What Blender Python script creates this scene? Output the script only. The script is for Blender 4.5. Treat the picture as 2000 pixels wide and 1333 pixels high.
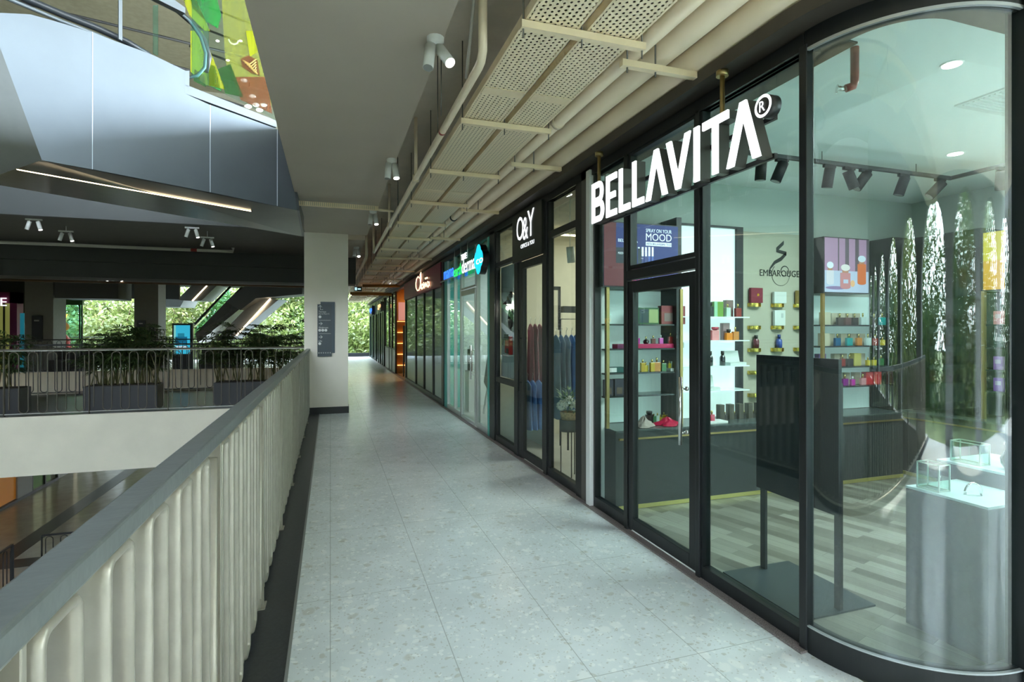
import bpy, bmesh, math, random
from mathutils import Vector, Matrix
random.seed(7)
PI = math.pi
for o in list(bpy.data.objects): bpy.data.objects.remove(o)
SC = bpy.context.scene
COL = SC.collection
# ------------------------------------------------------------------ camera, light, exposure
H = 1.6; FPX = 1065.0; YAW = math.radians(18.43)
CA, SA = math.cos(YAW), math.sin(YAW)
cam = bpy.data.cameras.new('camera'); camo = bpy.data.objects.new('camera', cam); COL.objects.link(camo)
camo.location = (0, 0, H); camo.rotation_euler = (PI/2, 0, -YAW)
cam.sensor_width = 36; cam.lens = 36*FPX/2000; cam.shift_y = -21.5/2000; cam.clip_start = 0.05; cam.clip_end = 400
SC.camera = camo
W = bpy.data.worlds.new('sky'); SC.world = W; W.use_nodes = True
nt = W.node_tree; nt.nodes.clear()
wo = nt.nodes.new('ShaderNodeOutputWorld'); bg = nt.nodes.new('ShaderNodeBackground')
tc = nt.nodes.new('ShaderNodeTexCoord'); sp = nt.nodes.new('ShaderNodeSeparateXYZ'); rp = nt.nodes.new('ShaderNodeValToRGB')
nt.links.new(tc.outputs['Generated'], sp.inputs[0]); nt.links.new(sp.outputs['Z'], rp.inputs[0])
rp.color_ramp.elements[0].position = 0.0; rp.color_ramp.elements[0].color = (0.88, 0.95, 1.0, 1)
rp.color_ramp.elements[1].position = 0.7; rp.color_ramp.elements[1].color = (0.68, 0.84, 1.0, 1)
nt.links.new(rp.outputs[0], bg.inputs[0]); nt.links.new(bg.outputs[0], wo.inputs[0])
bg.inputs[1].default_value = 15
sun = bpy.data.lights.new('sun', 'SUN'); sun.energy = 9.0; sun.angle = math.radians(2); sun.color = (1, .95, .82)
suno = bpy.data.objects.new('sun', sun); COL.objects.link(suno)
suno.rotation_euler = Vector((0.15, 0.62, -1.0)).to_track_quat('-Z', 'Y').to_euler()   # travels away from the camera and down
SC.view_settings.view_transform = 'Standard'; SC.view_settings.look = 'None'; SC.view_settings.gamma = 1
SC.view_settings.use_curve_mapping = False
SC.view_settings.exposure = 0.9
cy = SC.cycles
cy.use_denoising = True; cy.max_bounces = 9; cy.diffuse_bounces = 5; cy.glossy_bounces = 4; cy.transmission_bounces = 6
cy.transparent_max_bounces = 24; cy.caustics_reflective = False; cy.caustics_refractive = False; cy.sample_clamp_indirect = 6
def area(name, loc, size, power, color=(1, 1, 1), rot=(0, 0, 0), sy=None):
    l = bpy.data.lights.new(name, 'AREA'); l.energy = power; l.size = size; l.color = color
    if sy: l.shape = 'RECTANGLE'; l.size_y = sy
    o = bpy.data.objects.new(name, l); COL.objects.link(o); o.location = loc; o.rotation_euler = rot
    return o
# broad area lights added to stand in for shop lamps; only some downlights are modelled
area('perfume_shop_light', (4.3, 2.6, 3.04), 2.2, 62, (.88, 1, .97), sy=1.2)
area('perfume_shop_front_light', (4.2, 2.0, 3.04), .5, 12, (.9, 1, 1), sy=.5)
area('clothes_shop_light', (4.0, 6.2, 3.0), 1.2, 40, (1, .96, .84), sy=1.2)
area('cosmetics_shop_light', (4.0, 9.4, 3.0), 1.4, 45, (.92, 1, 1), sy=2)
area('underwear_shop_light', (4.0, 14.5, 3.0), 1.4, 60, (.95, 1, 1), sy=3)
area('amber_shop_light', (3.6, 18.9, 3.0), 1.2, 60, (1, .62, .25), sy=1.6)
area('far_shop_light', (4.0, 23.0, 3.0), 1.4, 50, (1, .9, .7), sy=3)

# ------------------------------------------------------------------ pixel helpers (2000 x 1333 frame)
def ray(px): t = (px-1000)/FPX; return t*CA+SA, CA-t*SA          # x, y per unit depth
def on_x(px, py, X): a, b = ray(px); d = X/a; return Vector((X, b*d, H-(py-645)/FPX*d))
def on_y(px, py, Y): a, b = ray(px); d = Y/b; return Vector((a*d, Y, H-(py-645)/FPX*d))
def on_z(px, py, Z): d = FPX*(H-Z)/(py-645); a, b = ray(px); return Vector((a*d, b*d, Z))
def on_d(px, py, d): a, b = ray(px); return Vector((a*d, b*d, H-(py-645)/FPX*d))

# ------------------------------------------------------------------ materials
MATS = {}
def mat(name, col, rough=.5, metal=0, emit=None, es=1, noise=0, nscale=8, spec=.5, bump=0, bscale=60, alpha=1, coat=0, stretch=None, trans=0):
    if name in MATS: return MATS[name]
    m = bpy.data.materials.new(name); m.use_nodes = True; n = m.node_tree; b = n.nodes['Principled BSDF']
    b.inputs['Base Color'].default_value = (*col, 1); b.inputs['Roughness'].default_value = rough; b.inputs['Metallic'].default_value = metal
    b.inputs['Specular IOR Level'].default_value = spec; b.inputs['Coat Weight'].default_value = coat
    if trans: b.inputs['Transmission Weight'].default_value = trans
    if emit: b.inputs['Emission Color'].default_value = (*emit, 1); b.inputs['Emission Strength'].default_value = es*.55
    if noise or bump:
        t = n.nodes.new('ShaderNodeTexCoord'); mp = n.nodes.new('ShaderNodeMapping'); n.links.new(t.outputs['Object'], mp.inputs[0])
        if stretch: mp.inputs['Scale'].default_value = stretch
    if noise:
        nz = n.nodes.new('ShaderNodeTexNoise'); nz.inputs['Scale'].default_value = nscale; nz.inputs['Detail'].default_value = 5
        n.links.new(mp.outputs[0], nz.inputs[0])
        mr = n.nodes.new('ShaderNodeMapRange'); mr.inputs[1].default_value = .3; mr.inputs[2].default_value = .7
        mr.inputs[3].default_value = 1-noise; mr.inputs[4].default_value = 1+noise
        mx = n.nodes.new('ShaderNodeVectorMath'); mx.operation = 'SCALE'; mx.inputs[0].default_value = col
        n.links.new(nz.outputs[0], mr.inputs[0]); n.links.new(mr.outputs[0], mx.inputs['Scale']); n.links.new(mx.outputs[0], b.inputs['Base Color'])
    if bump:
        nb = n.nodes.new('ShaderNodeTexNoise'); nb.inputs['Scale'].default_value = bscale; n.links.new(mp.outputs[0], nb.inputs[0])
        bp = n.nodes.new('ShaderNodeBump'); bp.inputs['Strength'].default_value = bump; bp.inputs['Distance'].default_value = .02
        n.links.new(nb.outputs[0], bp.inputs['Height']); n.links.new(bp.outputs[0], b.inputs['Normal'])
    MATS[name] = m; return m
def glass(name, tint=(.86, .95, .93), base=.05, k=.95, rough=0.0):
    if name in MATS: return MATS[name]
    m = bpy.data.materials.new(name); m.use_nodes = True; n = m.node_tree; n.nodes.clear()
    out = n.nodes.new('ShaderNodeOutputMaterial'); tr = n.nodes.new('ShaderNodeBsdfTransparent'); gl = n.nodes.new('ShaderNodeBsdfGlossy')
    tr.inputs[0].default_value = (*tint, 1); gl.inputs['Roughness'].default_value = rough; gl.inputs[0].default_value = (1, 1, 1, 1)
    lw = n.nodes.new('ShaderNodeLayerWeight'); lw.inputs[0].default_value = .5
    pw = n.nodes.new('ShaderNodeMath'); pw.operation = 'POWER'; pw.inputs[1].default_value = 5
    ml = n.nodes.new('ShaderNodeMath'); ml.operation = 'MULTIPLY_ADD'; ml.inputs[1].default_value = k-base; ml.inputs[2].default_value = base
    mx = n.nodes.new('ShaderNodeMixShader')
    n.links.new(lw.outputs['Facing'], pw.inputs[0]); n.links.new(pw.outputs[0], ml.inputs[0]); n.links.new(ml.outputs[0], mx.inputs[0])
    n.links.new(tr.outputs[0], mx.inputs[1]); n.links.new(gl.outputs[0], mx.inputs[2]); n.links.new(mx.outputs[0], out.inputs[0])
    MATS[name] = m; return m
def nodes(name):
    m = bpy.data.materials.new(name); m.use_nodes = True; MATS[name] = m
    return m, m.node_tree, m.node_tree.nodes['Principled BSDF']
def N(n, t, **kw):
    x = n.nodes.new(t)
    for k, v in kw.items():
        if k.startswith('i_'):
            key = k[2:]; x.inputs[int(key) if key.isdigit() else key.replace('_', ' ')].default_value = v
        else: setattr(x, k, v)
    return x

def terrazzo():
    m, n, b = nodes('terrazzo'); L = n.links.new
    tc = N(n, 'ShaderNodeTexCoord'); geo = tc.outputs['Object']
    # warped voronoi chips, two sizes
    wz = N(n, 'ShaderNodeTexNoise', i_Scale=9.0); L(geo, wz.inputs[0])
    wm = N(n, 'ShaderNodeVectorMath', operation='MULTIPLY_ADD'); wm.inputs[1].default_value = (.09,)*3; L(wz.outputs['Color'], wm.inputs[0]); L(geo, wm.inputs[2])
    cols = []
    prev = None
    base = N(n, 'ShaderNodeTexNoise', i_Scale=3.0, i_Detail=6.0); L(geo, base.inputs[0])
    br = N(n, 'ShaderNodeValToRGB'); e = br.color_ramp.elements; e[0].position = .3; e[0].color = (.59, .63, .64, 1); e[1].position = .7; e[1].color = (.69, .73, .745, 1)
    L(base.outputs[0], br.inputs[0]); prev = br.outputs[0]
    for sc, lo, hi, thr in ((8, (.80, .81, .79, 1), (.50, .49, .44, 1), .21), (27, (.82, .84, .82, 1), (.46, .45, .40, 1), .3), (60, (.42, .41, .37, 1), (.76, .77, .74, 1), .24)):
        v = N(n, 'ShaderNodeTexVoronoi', i_Scale=float(sc)); L(wm.outputs[0], v.inputs['Vector'])
        sx = N(n, 'ShaderNodeSeparateColor'); L(v.outputs['Color'], sx.inputs[0])
        gate = N(n, 'ShaderNodeMath', operation='LESS_THAN'); gate.inputs[1].default_value = .52; L(sx.outputs[0], gate.inputs[0])
        dist = N(n, 'ShaderNodeMapRange'); dist.inputs[1].default_value = thr; dist.inputs[2].default_value = thr+.1; dist.inputs[3].default_value = 1; dist.inputs[4].default_value = 0; L(v.outputs['Distance'], dist.inputs[0])
        fac = N(n, 'ShaderNodeMath', operation='MULTIPLY'); L(gate.outputs[0], fac.inputs[0]); L(dist.outputs[0], fac.inputs[1])
        f2 = N(n, 'ShaderNodeMath', operation='MULTIPLY'); f2.inputs[1].default_value = .6; L(fac.outputs[0], f2.inputs[0])
        cr = N(n, 'ShaderNodeValToRGB'); cr.color_ramp.interpolation = 'CONSTANT'; cr.color_ramp.elements[0].color = lo; cr.color_ramp.elements[1].position = .72; cr.color_ramp.elements[1].color = hi
        L(sx.outputs[1], cr.inputs[0])
        mx = N(n, 'ShaderNodeMix', data_type='RGBA'); L(f2.outputs[0], mx.inputs[0]); L(prev, mx.inputs[6]); L(cr.outputs[0], mx.inputs[7]); prev = mx.outputs[2]
    # tile joints .575 x 1.15
    s3 = N(n, 'ShaderNodeSeparateXYZ'); L(geo, s3.inputs[0])
    js = []
    for ax, p, off in (('X', .575, .0), ('Y', 1.15, .03)):
        a = N(n, 'ShaderNodeMath', operation='MULTIPLY_ADD'); a.inputs[1].default_value = 1/p; a.inputs[2].default_value = off+50.5; L(s3.outputs[ax], a.inputs[0])
        f = N(n, 'ShaderNodeMath', operation='FRACT'); L(a.outputs[0], f.inputs[0])
        g = N(n, 'ShaderNodeMath', operation='SUBTRACT'); g.inputs[1].default_value = .5; L(f.outputs[0], g.inputs[0])
        h = N(n, 'ShaderNodeMath', operation='ABSOLUTE'); L(g.outputs[0], h.inputs[0])
        k = N(n, 'ShaderNodeMath', operation='LESS_THAN'); k.inputs[1].default_value = .0022/p; L(h.outputs[0], k.inputs[0]); js.append(k)
    mxj = N(n, 'ShaderNodeMath', operation='MAXIMUM'); L(js[0].outputs[0], mxj.inputs[0]); L(js[1].outputs[0], mxj.inputs[1])
    mj = N(n, 'ShaderNodeMath', operation='MULTIPLY'); mj.inputs[1].default_value = .7; L(mxj.outputs[0], mj.inputs[0])
    fm = N(n, 'ShaderNodeMix', data_type='RGBA'); fm.inputs[7].default_value = (.3, .31, .3, 1); L(mj.outputs[0], fm.inputs[0]); L(prev, fm.inputs[6]); L(fm.outputs[2], b.inputs['Base Color'])
    b.inputs['Roughness'].default_value = .24; b.inputs['Specular IOR Level'].default_value = .6
    return m
def planks():
    m, n, b = nodes('grey_planks'); L = n.links.new
    tc = N(n, 'ShaderNodeTexCoord'); mp = N(n, 'ShaderNodeMapping'); mp.inputs['Rotation'].default_value = (0, 0, math.radians(-107)); L(tc.outputs['Object'], mp.inputs[0])
    br = N(n, 'ShaderNodeTexBrick', i_Scale=1.0, offset=.37); br.inputs['Brick Width'].default_value = .62; br.inputs['Row Height'].default_value = .095
    br.inputs['Mortar Size'].default_value = .0012; br.inputs['Color1'].default_value = (.13, .12, .095, 1); br.inputs['Color2'].default_value = (.33, .32, .27, 1); br.inputs['Mortar'].default_value = (.10, .09, .075, 1)
    L(mp.outputs[0], br.inputs[0])
    mp2 = N(n, 'ShaderNodeMapping'); mp2.inputs['Scale'].default_value = (2, 30, 1); L(mp.outputs[0], mp2.inputs[0])
    nz = N(n, 'ShaderNodeTexNoise', i_Scale=2.0, i_Detail=6.0); L(mp2.outputs[0], nz.inputs[0])
    mr = N(n, 'ShaderNodeMapRange'); mr.inputs[3].default_value = .75; mr.inputs[4].default_value = 1.25; L(nz.outputs[0], mr.inputs[0])
    sc = N(n, 'ShaderNodeVectorMath', operation='SCALE'); L(br.outputs[0], sc.inputs[0]); L(mr.outputs[0], sc.inputs['Scale']); L(sc.outputs[0], b.inputs['Base Color'])
    b.inputs['Roughness'].default_value = .35; return m
def perforated():
    m, n, b = nodes('perforated_cream_steel'); L = n.links.new
    tc = N(n, 'ShaderNodeTexCoord'); s = N(n, 'ShaderNodeSeparateXYZ'); L(tc.outputs['Object'], s.inputs[0])
    def cell(src, p, off):
        a = N(n, 'ShaderNodeMath', operation='MULTIPLY_ADD'); a.inputs[1].default_value = 1/p; a.inputs[2].default_value = 50+off; L(src, a.inputs[0])
        return a.outputs[0]
    u = cell(s.outputs['X'], .030, 0)
    v = cell(s.outputs['Y'], .034, 0)
    fl = N(n, 'ShaderNodeMath', operation='FLOOR'); L(u, fl.inputs[0])
    md = N(n, 'ShaderNodeMath', operation='MULTIPLY'); md.inputs[1].default_value = .5; L(fl.outputs[0], md.inputs[0])
    v2 = N(n, 'ShaderNodeMath', operation='ADD'); L(v, v2.inputs[0]); L(md.outputs[0], v2.inputs[1])
    fu = N(n, 'ShaderNodeMath', operation='FRACT'); L(u, fu.inputs[0]); fv = N(n, 'ShaderNodeMath', operation='FRACT'); L(v2.outputs[0], fv.inputs[0])
    du = N(n, 'ShaderNodeMath', operation='SUBTRACT'); du.inputs[1].default_value = .5; L(fu.outputs[0], du.inputs[0])
    dv = N(n, 'ShaderNodeMath', operation='SUBTRACT'); dv.inputs[1].default_value = .5; L(fv.outputs[0], dv.inputs[0])
    a2 = N(n, 'ShaderNodeMath', operation='MULTIPLY'); a2.inputs[1].default_value = .030/.0068; L(du.outputs[0], a2.inputs[0])
    b2 = N(n, 'ShaderNodeMath', operation='MULTIPLY'); b2.inputs[1].default_value = .034/.0095; L(dv.outputs[0], b2.inputs[0])
    a3 = N(n, 'ShaderNodeMath', operation='POWER'); a3.inputs[1].default_value = 2; b3 = N(n, 'ShaderNodeMath', operation='POWER'); b3.inputs[1].default_value = 2
    aa = N(n, 'ShaderNodeMath', operation='ABSOLUTE'); bb = N(n, 'ShaderNodeMath', operation='ABSOLUTE'); L(a2.outputs[0], aa.inputs[0]); L(b2.outputs[0], bb.inputs[0]); L(aa.outputs[0], a3.inputs[0]); L(bb.outputs[0], b3.inputs[0])
    sm = N(n, 'ShaderNodeMath', operation='ADD'); L(a3.outputs[0], sm.inputs[0]); L(b3.outputs[0], sm.inputs[1])
    gt = N(n, 'ShaderNodeMath', operation='GREATER_THAN'); gt.inputs[1].default_value = 1; L(sm.outputs[0], gt.inputs[0])
    L(gt.outputs[0], b.inputs['Alpha']); b.inputs['Base Color'].default_value = (.88, .75, .53, 1); b.inputs['Roughness'].default_value = .45
    return m

TER = terrazzo(); PLK = planks(); PERF = perforated()
CREAM = mat('cream_paint', (.76, .72, .60), .6, noise=.05, nscale=2)
CREAMSTEEL = mat('cream_steel', (.88, .73, .50), .45, noise=.06, nscale=5)
PIPE = mat('cream_pipe', (.84, .71, .53), .4, noise=.05, nscale=3)
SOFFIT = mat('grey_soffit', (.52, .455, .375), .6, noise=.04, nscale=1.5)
SLAB = mat('pale_concrete', (.82, .73, .62), .8, noise=.12, nscale=2, bump=.2, bscale=20)
BLACK = mat('black_frame', (.010, .012, .014), .42, noise=.1, nscale=4)
DARKSTEEL = mat('dark_steel', (.028, .03, .034), .4)
BROWN = mat('dark_brown_beam', (.055, .045, .036), .5, noise=.2, nscale=3)
RAIL = mat('grey_handrail', (.17, .185, .185), .32, .35, noise=.06, nscale=12, bump=.05, bscale=30)
BAL = mat('beige_baluster', (.36, .335, .28), .36, .35, noise=.08, nscale=14, bump=.06, bscale=40)
GRANITE = mat('black_granite', (.025, .028, .033), .35, noise=.3, nscale=60)
THRESH = mat('speckled_granite', (.20, .17, .165), .5, noise=.6, nscale=160)
WHITE = mat('white_paint', (.78, .80, .79), .5)
SHOPWALL = mat('shop_wall', (.50, .55, .51), .6, noise=.03, nscale=3)
BEIGEW = mat('beige_display_wall', (.43, .42, .34), .6, noise=.04, nscale=3)
GOLD = mat('gold', (.70, .50, .16), .18, 1.0)
DGOLD = mat('brushed_gold', (.42, .31, .13), .35, .8)
CHROME = mat('chrome', (.75, .75, .75), .15, 1)
NAVYB = mat('charcoal_board', (.016, .019, .026), .5)
CAB = mat('charcoal_cabinet', (.032, .038, .041), .45, noise=.05, nscale=20)
METAL = mat('brushed_cladding', (.14, .165, .185), .5, .8, noise=.05, nscale=2, bump=.05, bscale=3)
METALD = mat('brushed_cladding_soffit', (.24, .24, .22), .3, 1.0, noise=.08, nscale=3)
GL = glass('clear_glass'); GLS = glass('storefront_glass', (.86, .94, .92), .03, .7)
GLC = glass('curved_glass', (.88, .96, .95), .085, .9)
GLT = glass('pale_teal_glass', (.60, .85, .83), .06, .8)
LED = mat('warm_led', (1, .9, .7), emit=(1, .78, .5), es=6)
LITW = mat('lit_white', (.8, .8, .8), emit=(.94, .98, 1), es=1.25)
LAMPW = mat('lamp_face', (1, 1, 1), emit=(1, .97, .9), es=7)
BACKLIT = mat('backlit_panel', (.7, .8, .8), emit=(.75, .95, .93), es=.75)
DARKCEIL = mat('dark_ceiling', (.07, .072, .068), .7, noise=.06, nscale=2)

# ------------------------------------------------------------------ geometry
class G:
    def __init__(s): s.v = []; s.f = []; s.sm = []
    def add(s, vs, fs, smooth=False):
        o = len(s.v); s.v += [Vector(v) for v in vs]; s.f += [[i+o for i in f] for f in fs]; s.sm += [smooth]*len(fs); return s
    def box(s, x0, x1, y0, y1, z0, z1):
        return s.add([(x, y, z) for z in (z0, z1) for y in (y0, y1) for x in (x0, x1)],
                     [(0, 1, 3, 2), (4, 6, 7, 5), (0, 4, 5, 1), (2, 3, 7, 6), (0, 2, 6, 4), (1, 5, 7, 3)])
    def quad(s, a, b, c, d): return s.add([a, b, c, d], [(0, 1, 2, 3)])
    def prism(s, poly, d):          # polygon of 3-D points pushed along d
        n = len(poly); d = Vector(d); p = [Vector(q) for q in poly]
        return s.add(p+[q+d for q in p], [list(range(n))[::-1], list(range(n, 2*n))]+[(i, (i+1) % n, n+(i+1) % n, n+i) for i in range(n)])
    def tube(s, pts, r, seg=8, cap=True):
        pts = [Vector(p) for p in pts]; rr = r if isinstance(r, (list, tuple)) else [r]*len(pts); vs = []; fs = []
        up = None
        for i, p in enumerate(pts):
            t = (pts[min(i+1, len(pts)-1)]-pts[max(i-1, 0)]).normalized()
            if up is None: up = Vector((0, 0, 1)) if abs(t.z) < .9 else Vector((1, 0, 0))
            a = t.cross(up).normalized(); b = a.cross(t).normalized(); up = b
            for k in range(seg):
                w = 2*PI*k/seg; vs.append(p+(a*math.cos(w)+b*math.sin(w))*rr[i])
        for i in range(len(pts)-1):
            for k in range(seg): fs.append((i*seg+k, i*seg+(k+1) % seg, (i+1)*seg+(k+1) % seg, (i+1)*seg+k))
        s.add(vs, fs, seg > 4)
        if cap:
            o = len(s.v)-len(vs); s.f += [[o+k for k in range(seg)][::-1], [o+(len(pts)-1)*seg+k for k in range(seg)]]; s.sm += [False]*2
        return s
    def cyl(s, c, r, h, seg=20, r2=None, ax=(0, 0, 1)):
        c = Vector(c); return s.tube([c, c+Vector(ax).normalized()*h], [r, r if r2 is None else r2], seg)
    def lathe(s, c, prof, seg=16):
        c = Vector(c); vs = []; fs = []; n = len(prof)
        for r, z in prof:
            for k in range(seg): w = 2*PI*k/seg; vs.append(c+Vector((r*math.cos(w), r*math.sin(w), z)))
        for i in range(n-1):
            for k in range(seg): fs.append((i*seg+k, i*seg+(k+1) % seg, (i+1)*seg+(k+1) % seg, (i+1)*seg+k))
        return s.add(vs, fs, True)
    def sphere(s, c, r, seg=10, sc=(1, 1, 1)):
        n = seg//2+1; c = Vector(c); prof = [(math.sin(PI*i/n)*r+1e-5, -math.cos(PI*i/n)*r) for i in range(n+1)]
        vs = []; fs = []
        for rr, z in prof:
            for k in range(seg): w = 2*PI*k/seg; vs.append(c+Vector((rr*math.cos(w)*sc[0], rr*math.sin(w)*sc[1], z*sc[2])))
        for i in range(n):
            for k in range(seg): fs.append((i*seg+k, i*seg+(k+1) % seg, (i+1)*seg+(k+1) % seg, (i+1)*seg+k))
        return s.add(vs, fs, True)
    def build(s, name, m, parent=None, bevel=0, recalc=True, local=False, base=None):
        me = bpy.data.meshes.new(name); vs = s.v
        if parent is not None:
            off = Vector((0, 0, 0)) if local else wl(parent)
        elif base is not None: off = Vector(base)
        else:
            xs = [v.x for v in vs]; ys = [v.y for v in vs]; off = Vector(((min(xs)+max(xs))/2, (min(ys)+max(ys))/2, min(v.z for v in vs)))
        if SYMOFF.get(name) is not None: off = Vector(SYMOFF[name])
        me.from_pydata([v-off for v in vs], [], s.f)
        me.polygons.foreach_set('use_smooth', s.sm); me.materials.append(m)
        if recalc:
            b = bmesh.new(); b.from_mesh(me); bmesh.ops.recalc_face_normals(b, faces=b.faces); b.to_mesh(me); b.free()
        me.update()
        o = bpy.data.objects.new(name, me); COL.objects.link(o)
        if parent is not None: o.parent = parent; WL[o.name] = wl(parent) if not local else wl(parent)
        else: o.location = off; WL[o.name] = off
        if bevel: bv = o.modifiers.new('bevel', 'BEVEL'); bv.width = bevel; bv.segments = 2; bv.limit_method = 'ANGLE'
        return o
SYMOFF = {}
WL = {}
def wl(o): return WL.get(o.name, Vector((0, 0, 0)))
def tag(o, label=None, cat=None, group=None, kind=None):
    if label: o['label'] = label
    if cat: o['category'] = cat
    if group: o['group'] = group
    if kind: o['kind'] = kind
    return o
def thing(name, loc, label, cat, group=None, kind=None):
    o = bpy.data.objects.new(name, None); COL.objects.link(o); o.location = loc; o.empty_display_size = .1; WL[o.name] = Vector(loc)
    return tag(o, label, cat, group, kind)
def struct(name, g, m, label, cat, parent=None, base=(0, 0, 0), **kw):
    o = g.build(name, m, parent, base=base if parent is None else None, **kw)
    if parent is None: tag(o, label, cat, kind='structure')
    return o
def copy_tree(o, parent=None, loc=None, rz=None, label=None, group=None, scale=None):
    c = o.copy(); COL.objects.link(c); c.parent = parent
    if loc is not None: c.location = loc; WL[c.name] = Vector(loc)
    if rz is not None: c.rotation_euler.z = rz
    if scale is not None: c.scale = (scale,)*3 if not isinstance(scale, tuple) else scale
    if label: c['label'] = label
    if group: c['group'] = group
    for ch in o.children: copy_tree(ch, c)
    return c
def text(name, s, size, m, parent, origin, right, up, extrude=.002, width=None, font_bold=0, height=None, align='LEFT', spacing=1, shear=0):
    cu = bpy.data.curves.new('t', 'FONT'); cu.body = s; cu.size = size; cu.extrude = extrude; cu.offset = font_bold; cu.space_character = spacing; cu.shear = shear
    cu.resolution_u = 3
    o = bpy.data.objects.new('t', cu); COL.objects.link(o)
    dg = bpy.context.evaluated_depsgraph_get(); me = bpy.data.meshes.new_from_object(o.evaluated_get(dg))
    bpy.data.objects.remove(o)
    xs = [v.co.x for v in me.vertices]; ys = [v.co.y for v in me.vertices]
    x0, x1, y0, y1 = min(xs), max(xs), min(ys), max(ys)
    sx = (width/(x1-x0)) if width else 1; sy = (height/(y1-y0)) if height else (sx if width and not height else 1)
    r = Vector(right).normalized(); u = Vector(up).normalized(); w = r.cross(u)
    off = wl(parent) if parent is not None else Vector(origin)
    ax = {'LEFT': x0, 'CENTER': (x0+x1)/2}[align]
    for v in me.vertices:
        p = Vector(origin)+r*((v.co.x-ax)*sx)+u*((v.co.y-y0)*sy)+w*v.co.z; v.co = p-off
    me.materials.clear(); me.materials.append(m); me.name = name
    ob = bpy.data.objects.new(name, me); COL.objects.link(ob)
    if parent is not None: ob.parent = parent; WL[ob.name] = wl(parent)
    else: ob.location = off; WL[ob.name] = off
    return ob
def arcpts(c, r, a0, a1, n): return [(c[0]+r*math.cos(a0+(a1-a0)*i/n), c[1]+r*math.sin(a0+(a1-a0)*i/n)) for i in range(n+1)]

# ================================================================== THE SETTING
VOIDX = -.43          # left edge of the walkway slab
FEND = 34.0
struct('floor', G().box(-.2, 2.3, -5, FEND, -.3, 0).box(2.3, 12, -5, 1.5, -.3, 0), TER, 'pale terrazzo walkway floor in long tiles running past the shops', 'floor')
struct('trim_1', G().box(VOIDX, -.2, -5, 12.2, -.3, .006), GRANITE, 'black stone strip under the near railing at the walkway edge', 'floor strip')
struct('trim_2', G().box(-.2, -.185, -5, 12.2, -.02, .008), mat('edge_strip', (.3, .31, .31), .4, .5), 'thin metal edging between black strip and terrazzo', 'edging')
struct('trim_3', G().box(2.2, 2.262, 2.1, FEND, -.01, .012), THRESH, 'speckled granite threshold line along the foot of the shopfronts', 'threshold')
struct('wall_slab_edge', G().box(VOIDX-.04, VOIDX, -5, 12.2, -1.05, .02), CREAM, 'cream slab edge below the near railing', 'slab edge')
# ceiling: soffit over the walkway edge, higher concrete ceiling over the services
struct('ceiling', G().box(.68, 9, -5, 34, 3.78, 4.3), SLAB, 'pale concrete ceiling above the cable trays', 'ceiling')
struct('ceiling_soffit', G().box(-.455, .68, -5, 11.0, 3.447, 4.3), SOFFIT, 'smooth grey dropped soffit along the atrium side of the walkway', 'ceiling')
struct('ceiling_far', G().box(-.455, .68, 11.6, 33.5, 3.447, 4.3), SOFFIT, 'grey soffit beyond the column', 'ceiling')
# column
c = struct('column', G().box(-.467, .327, 10.98, 11.8, 0, 3.447), mat('column_paint', (.82, .77, .67), .55, noise=.03, nscale=2), 'square cream column at the end of the near railing', 'column')
struct('baseboard_column', G().box(-.475, .342, 10.965, 11.815, 0, .13), BLACK, 'black skirting round the cream column', 'baseboard', bevel=.003)
# cross beams and gallery slabs across the atrium
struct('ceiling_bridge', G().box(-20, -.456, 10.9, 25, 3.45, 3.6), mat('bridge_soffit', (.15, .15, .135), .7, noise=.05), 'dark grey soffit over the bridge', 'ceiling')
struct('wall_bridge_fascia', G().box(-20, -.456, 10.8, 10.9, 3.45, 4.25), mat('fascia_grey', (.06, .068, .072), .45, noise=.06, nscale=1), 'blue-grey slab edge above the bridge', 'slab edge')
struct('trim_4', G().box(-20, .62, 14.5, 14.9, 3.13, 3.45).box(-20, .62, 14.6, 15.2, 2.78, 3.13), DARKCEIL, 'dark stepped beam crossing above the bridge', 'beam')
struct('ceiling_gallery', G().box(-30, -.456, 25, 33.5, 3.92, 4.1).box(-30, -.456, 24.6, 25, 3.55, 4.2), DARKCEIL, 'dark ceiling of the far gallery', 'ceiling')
struct('ceiling_roof', G().box(-30, 9, -5, 34, 8.6, 8.8), mat('roof_olive', (.26, .26, .2), .7, noise=.1), 'olive grey roof ceiling high above the upper floor, extended to block the sun', 'ceiling')  # unseen near part is stretched over the atrium to keep the sun out
# bridge over the atrium
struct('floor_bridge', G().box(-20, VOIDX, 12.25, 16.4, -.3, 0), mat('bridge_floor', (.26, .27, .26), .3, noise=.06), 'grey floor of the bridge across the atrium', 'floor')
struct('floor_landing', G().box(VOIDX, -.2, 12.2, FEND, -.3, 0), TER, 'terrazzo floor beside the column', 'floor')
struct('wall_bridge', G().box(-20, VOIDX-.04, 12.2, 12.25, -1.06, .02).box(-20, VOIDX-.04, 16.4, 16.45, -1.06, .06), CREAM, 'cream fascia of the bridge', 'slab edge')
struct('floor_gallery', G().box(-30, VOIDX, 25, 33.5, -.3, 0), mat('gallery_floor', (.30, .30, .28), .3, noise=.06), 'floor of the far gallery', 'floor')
struct('wall_gallery', G().box(-30, VOIDX, 24.95, 25, -1.06, .02), CREAM, 'cream fascia of the far gallery', 'slab edge')
struct('wall_side_slab', G().box(VOIDX-.04, VOIDX, 16.4, 25, -1.05, .02), CREAM, 'cream slab edge beside the far void', 'slab edge')
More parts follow.
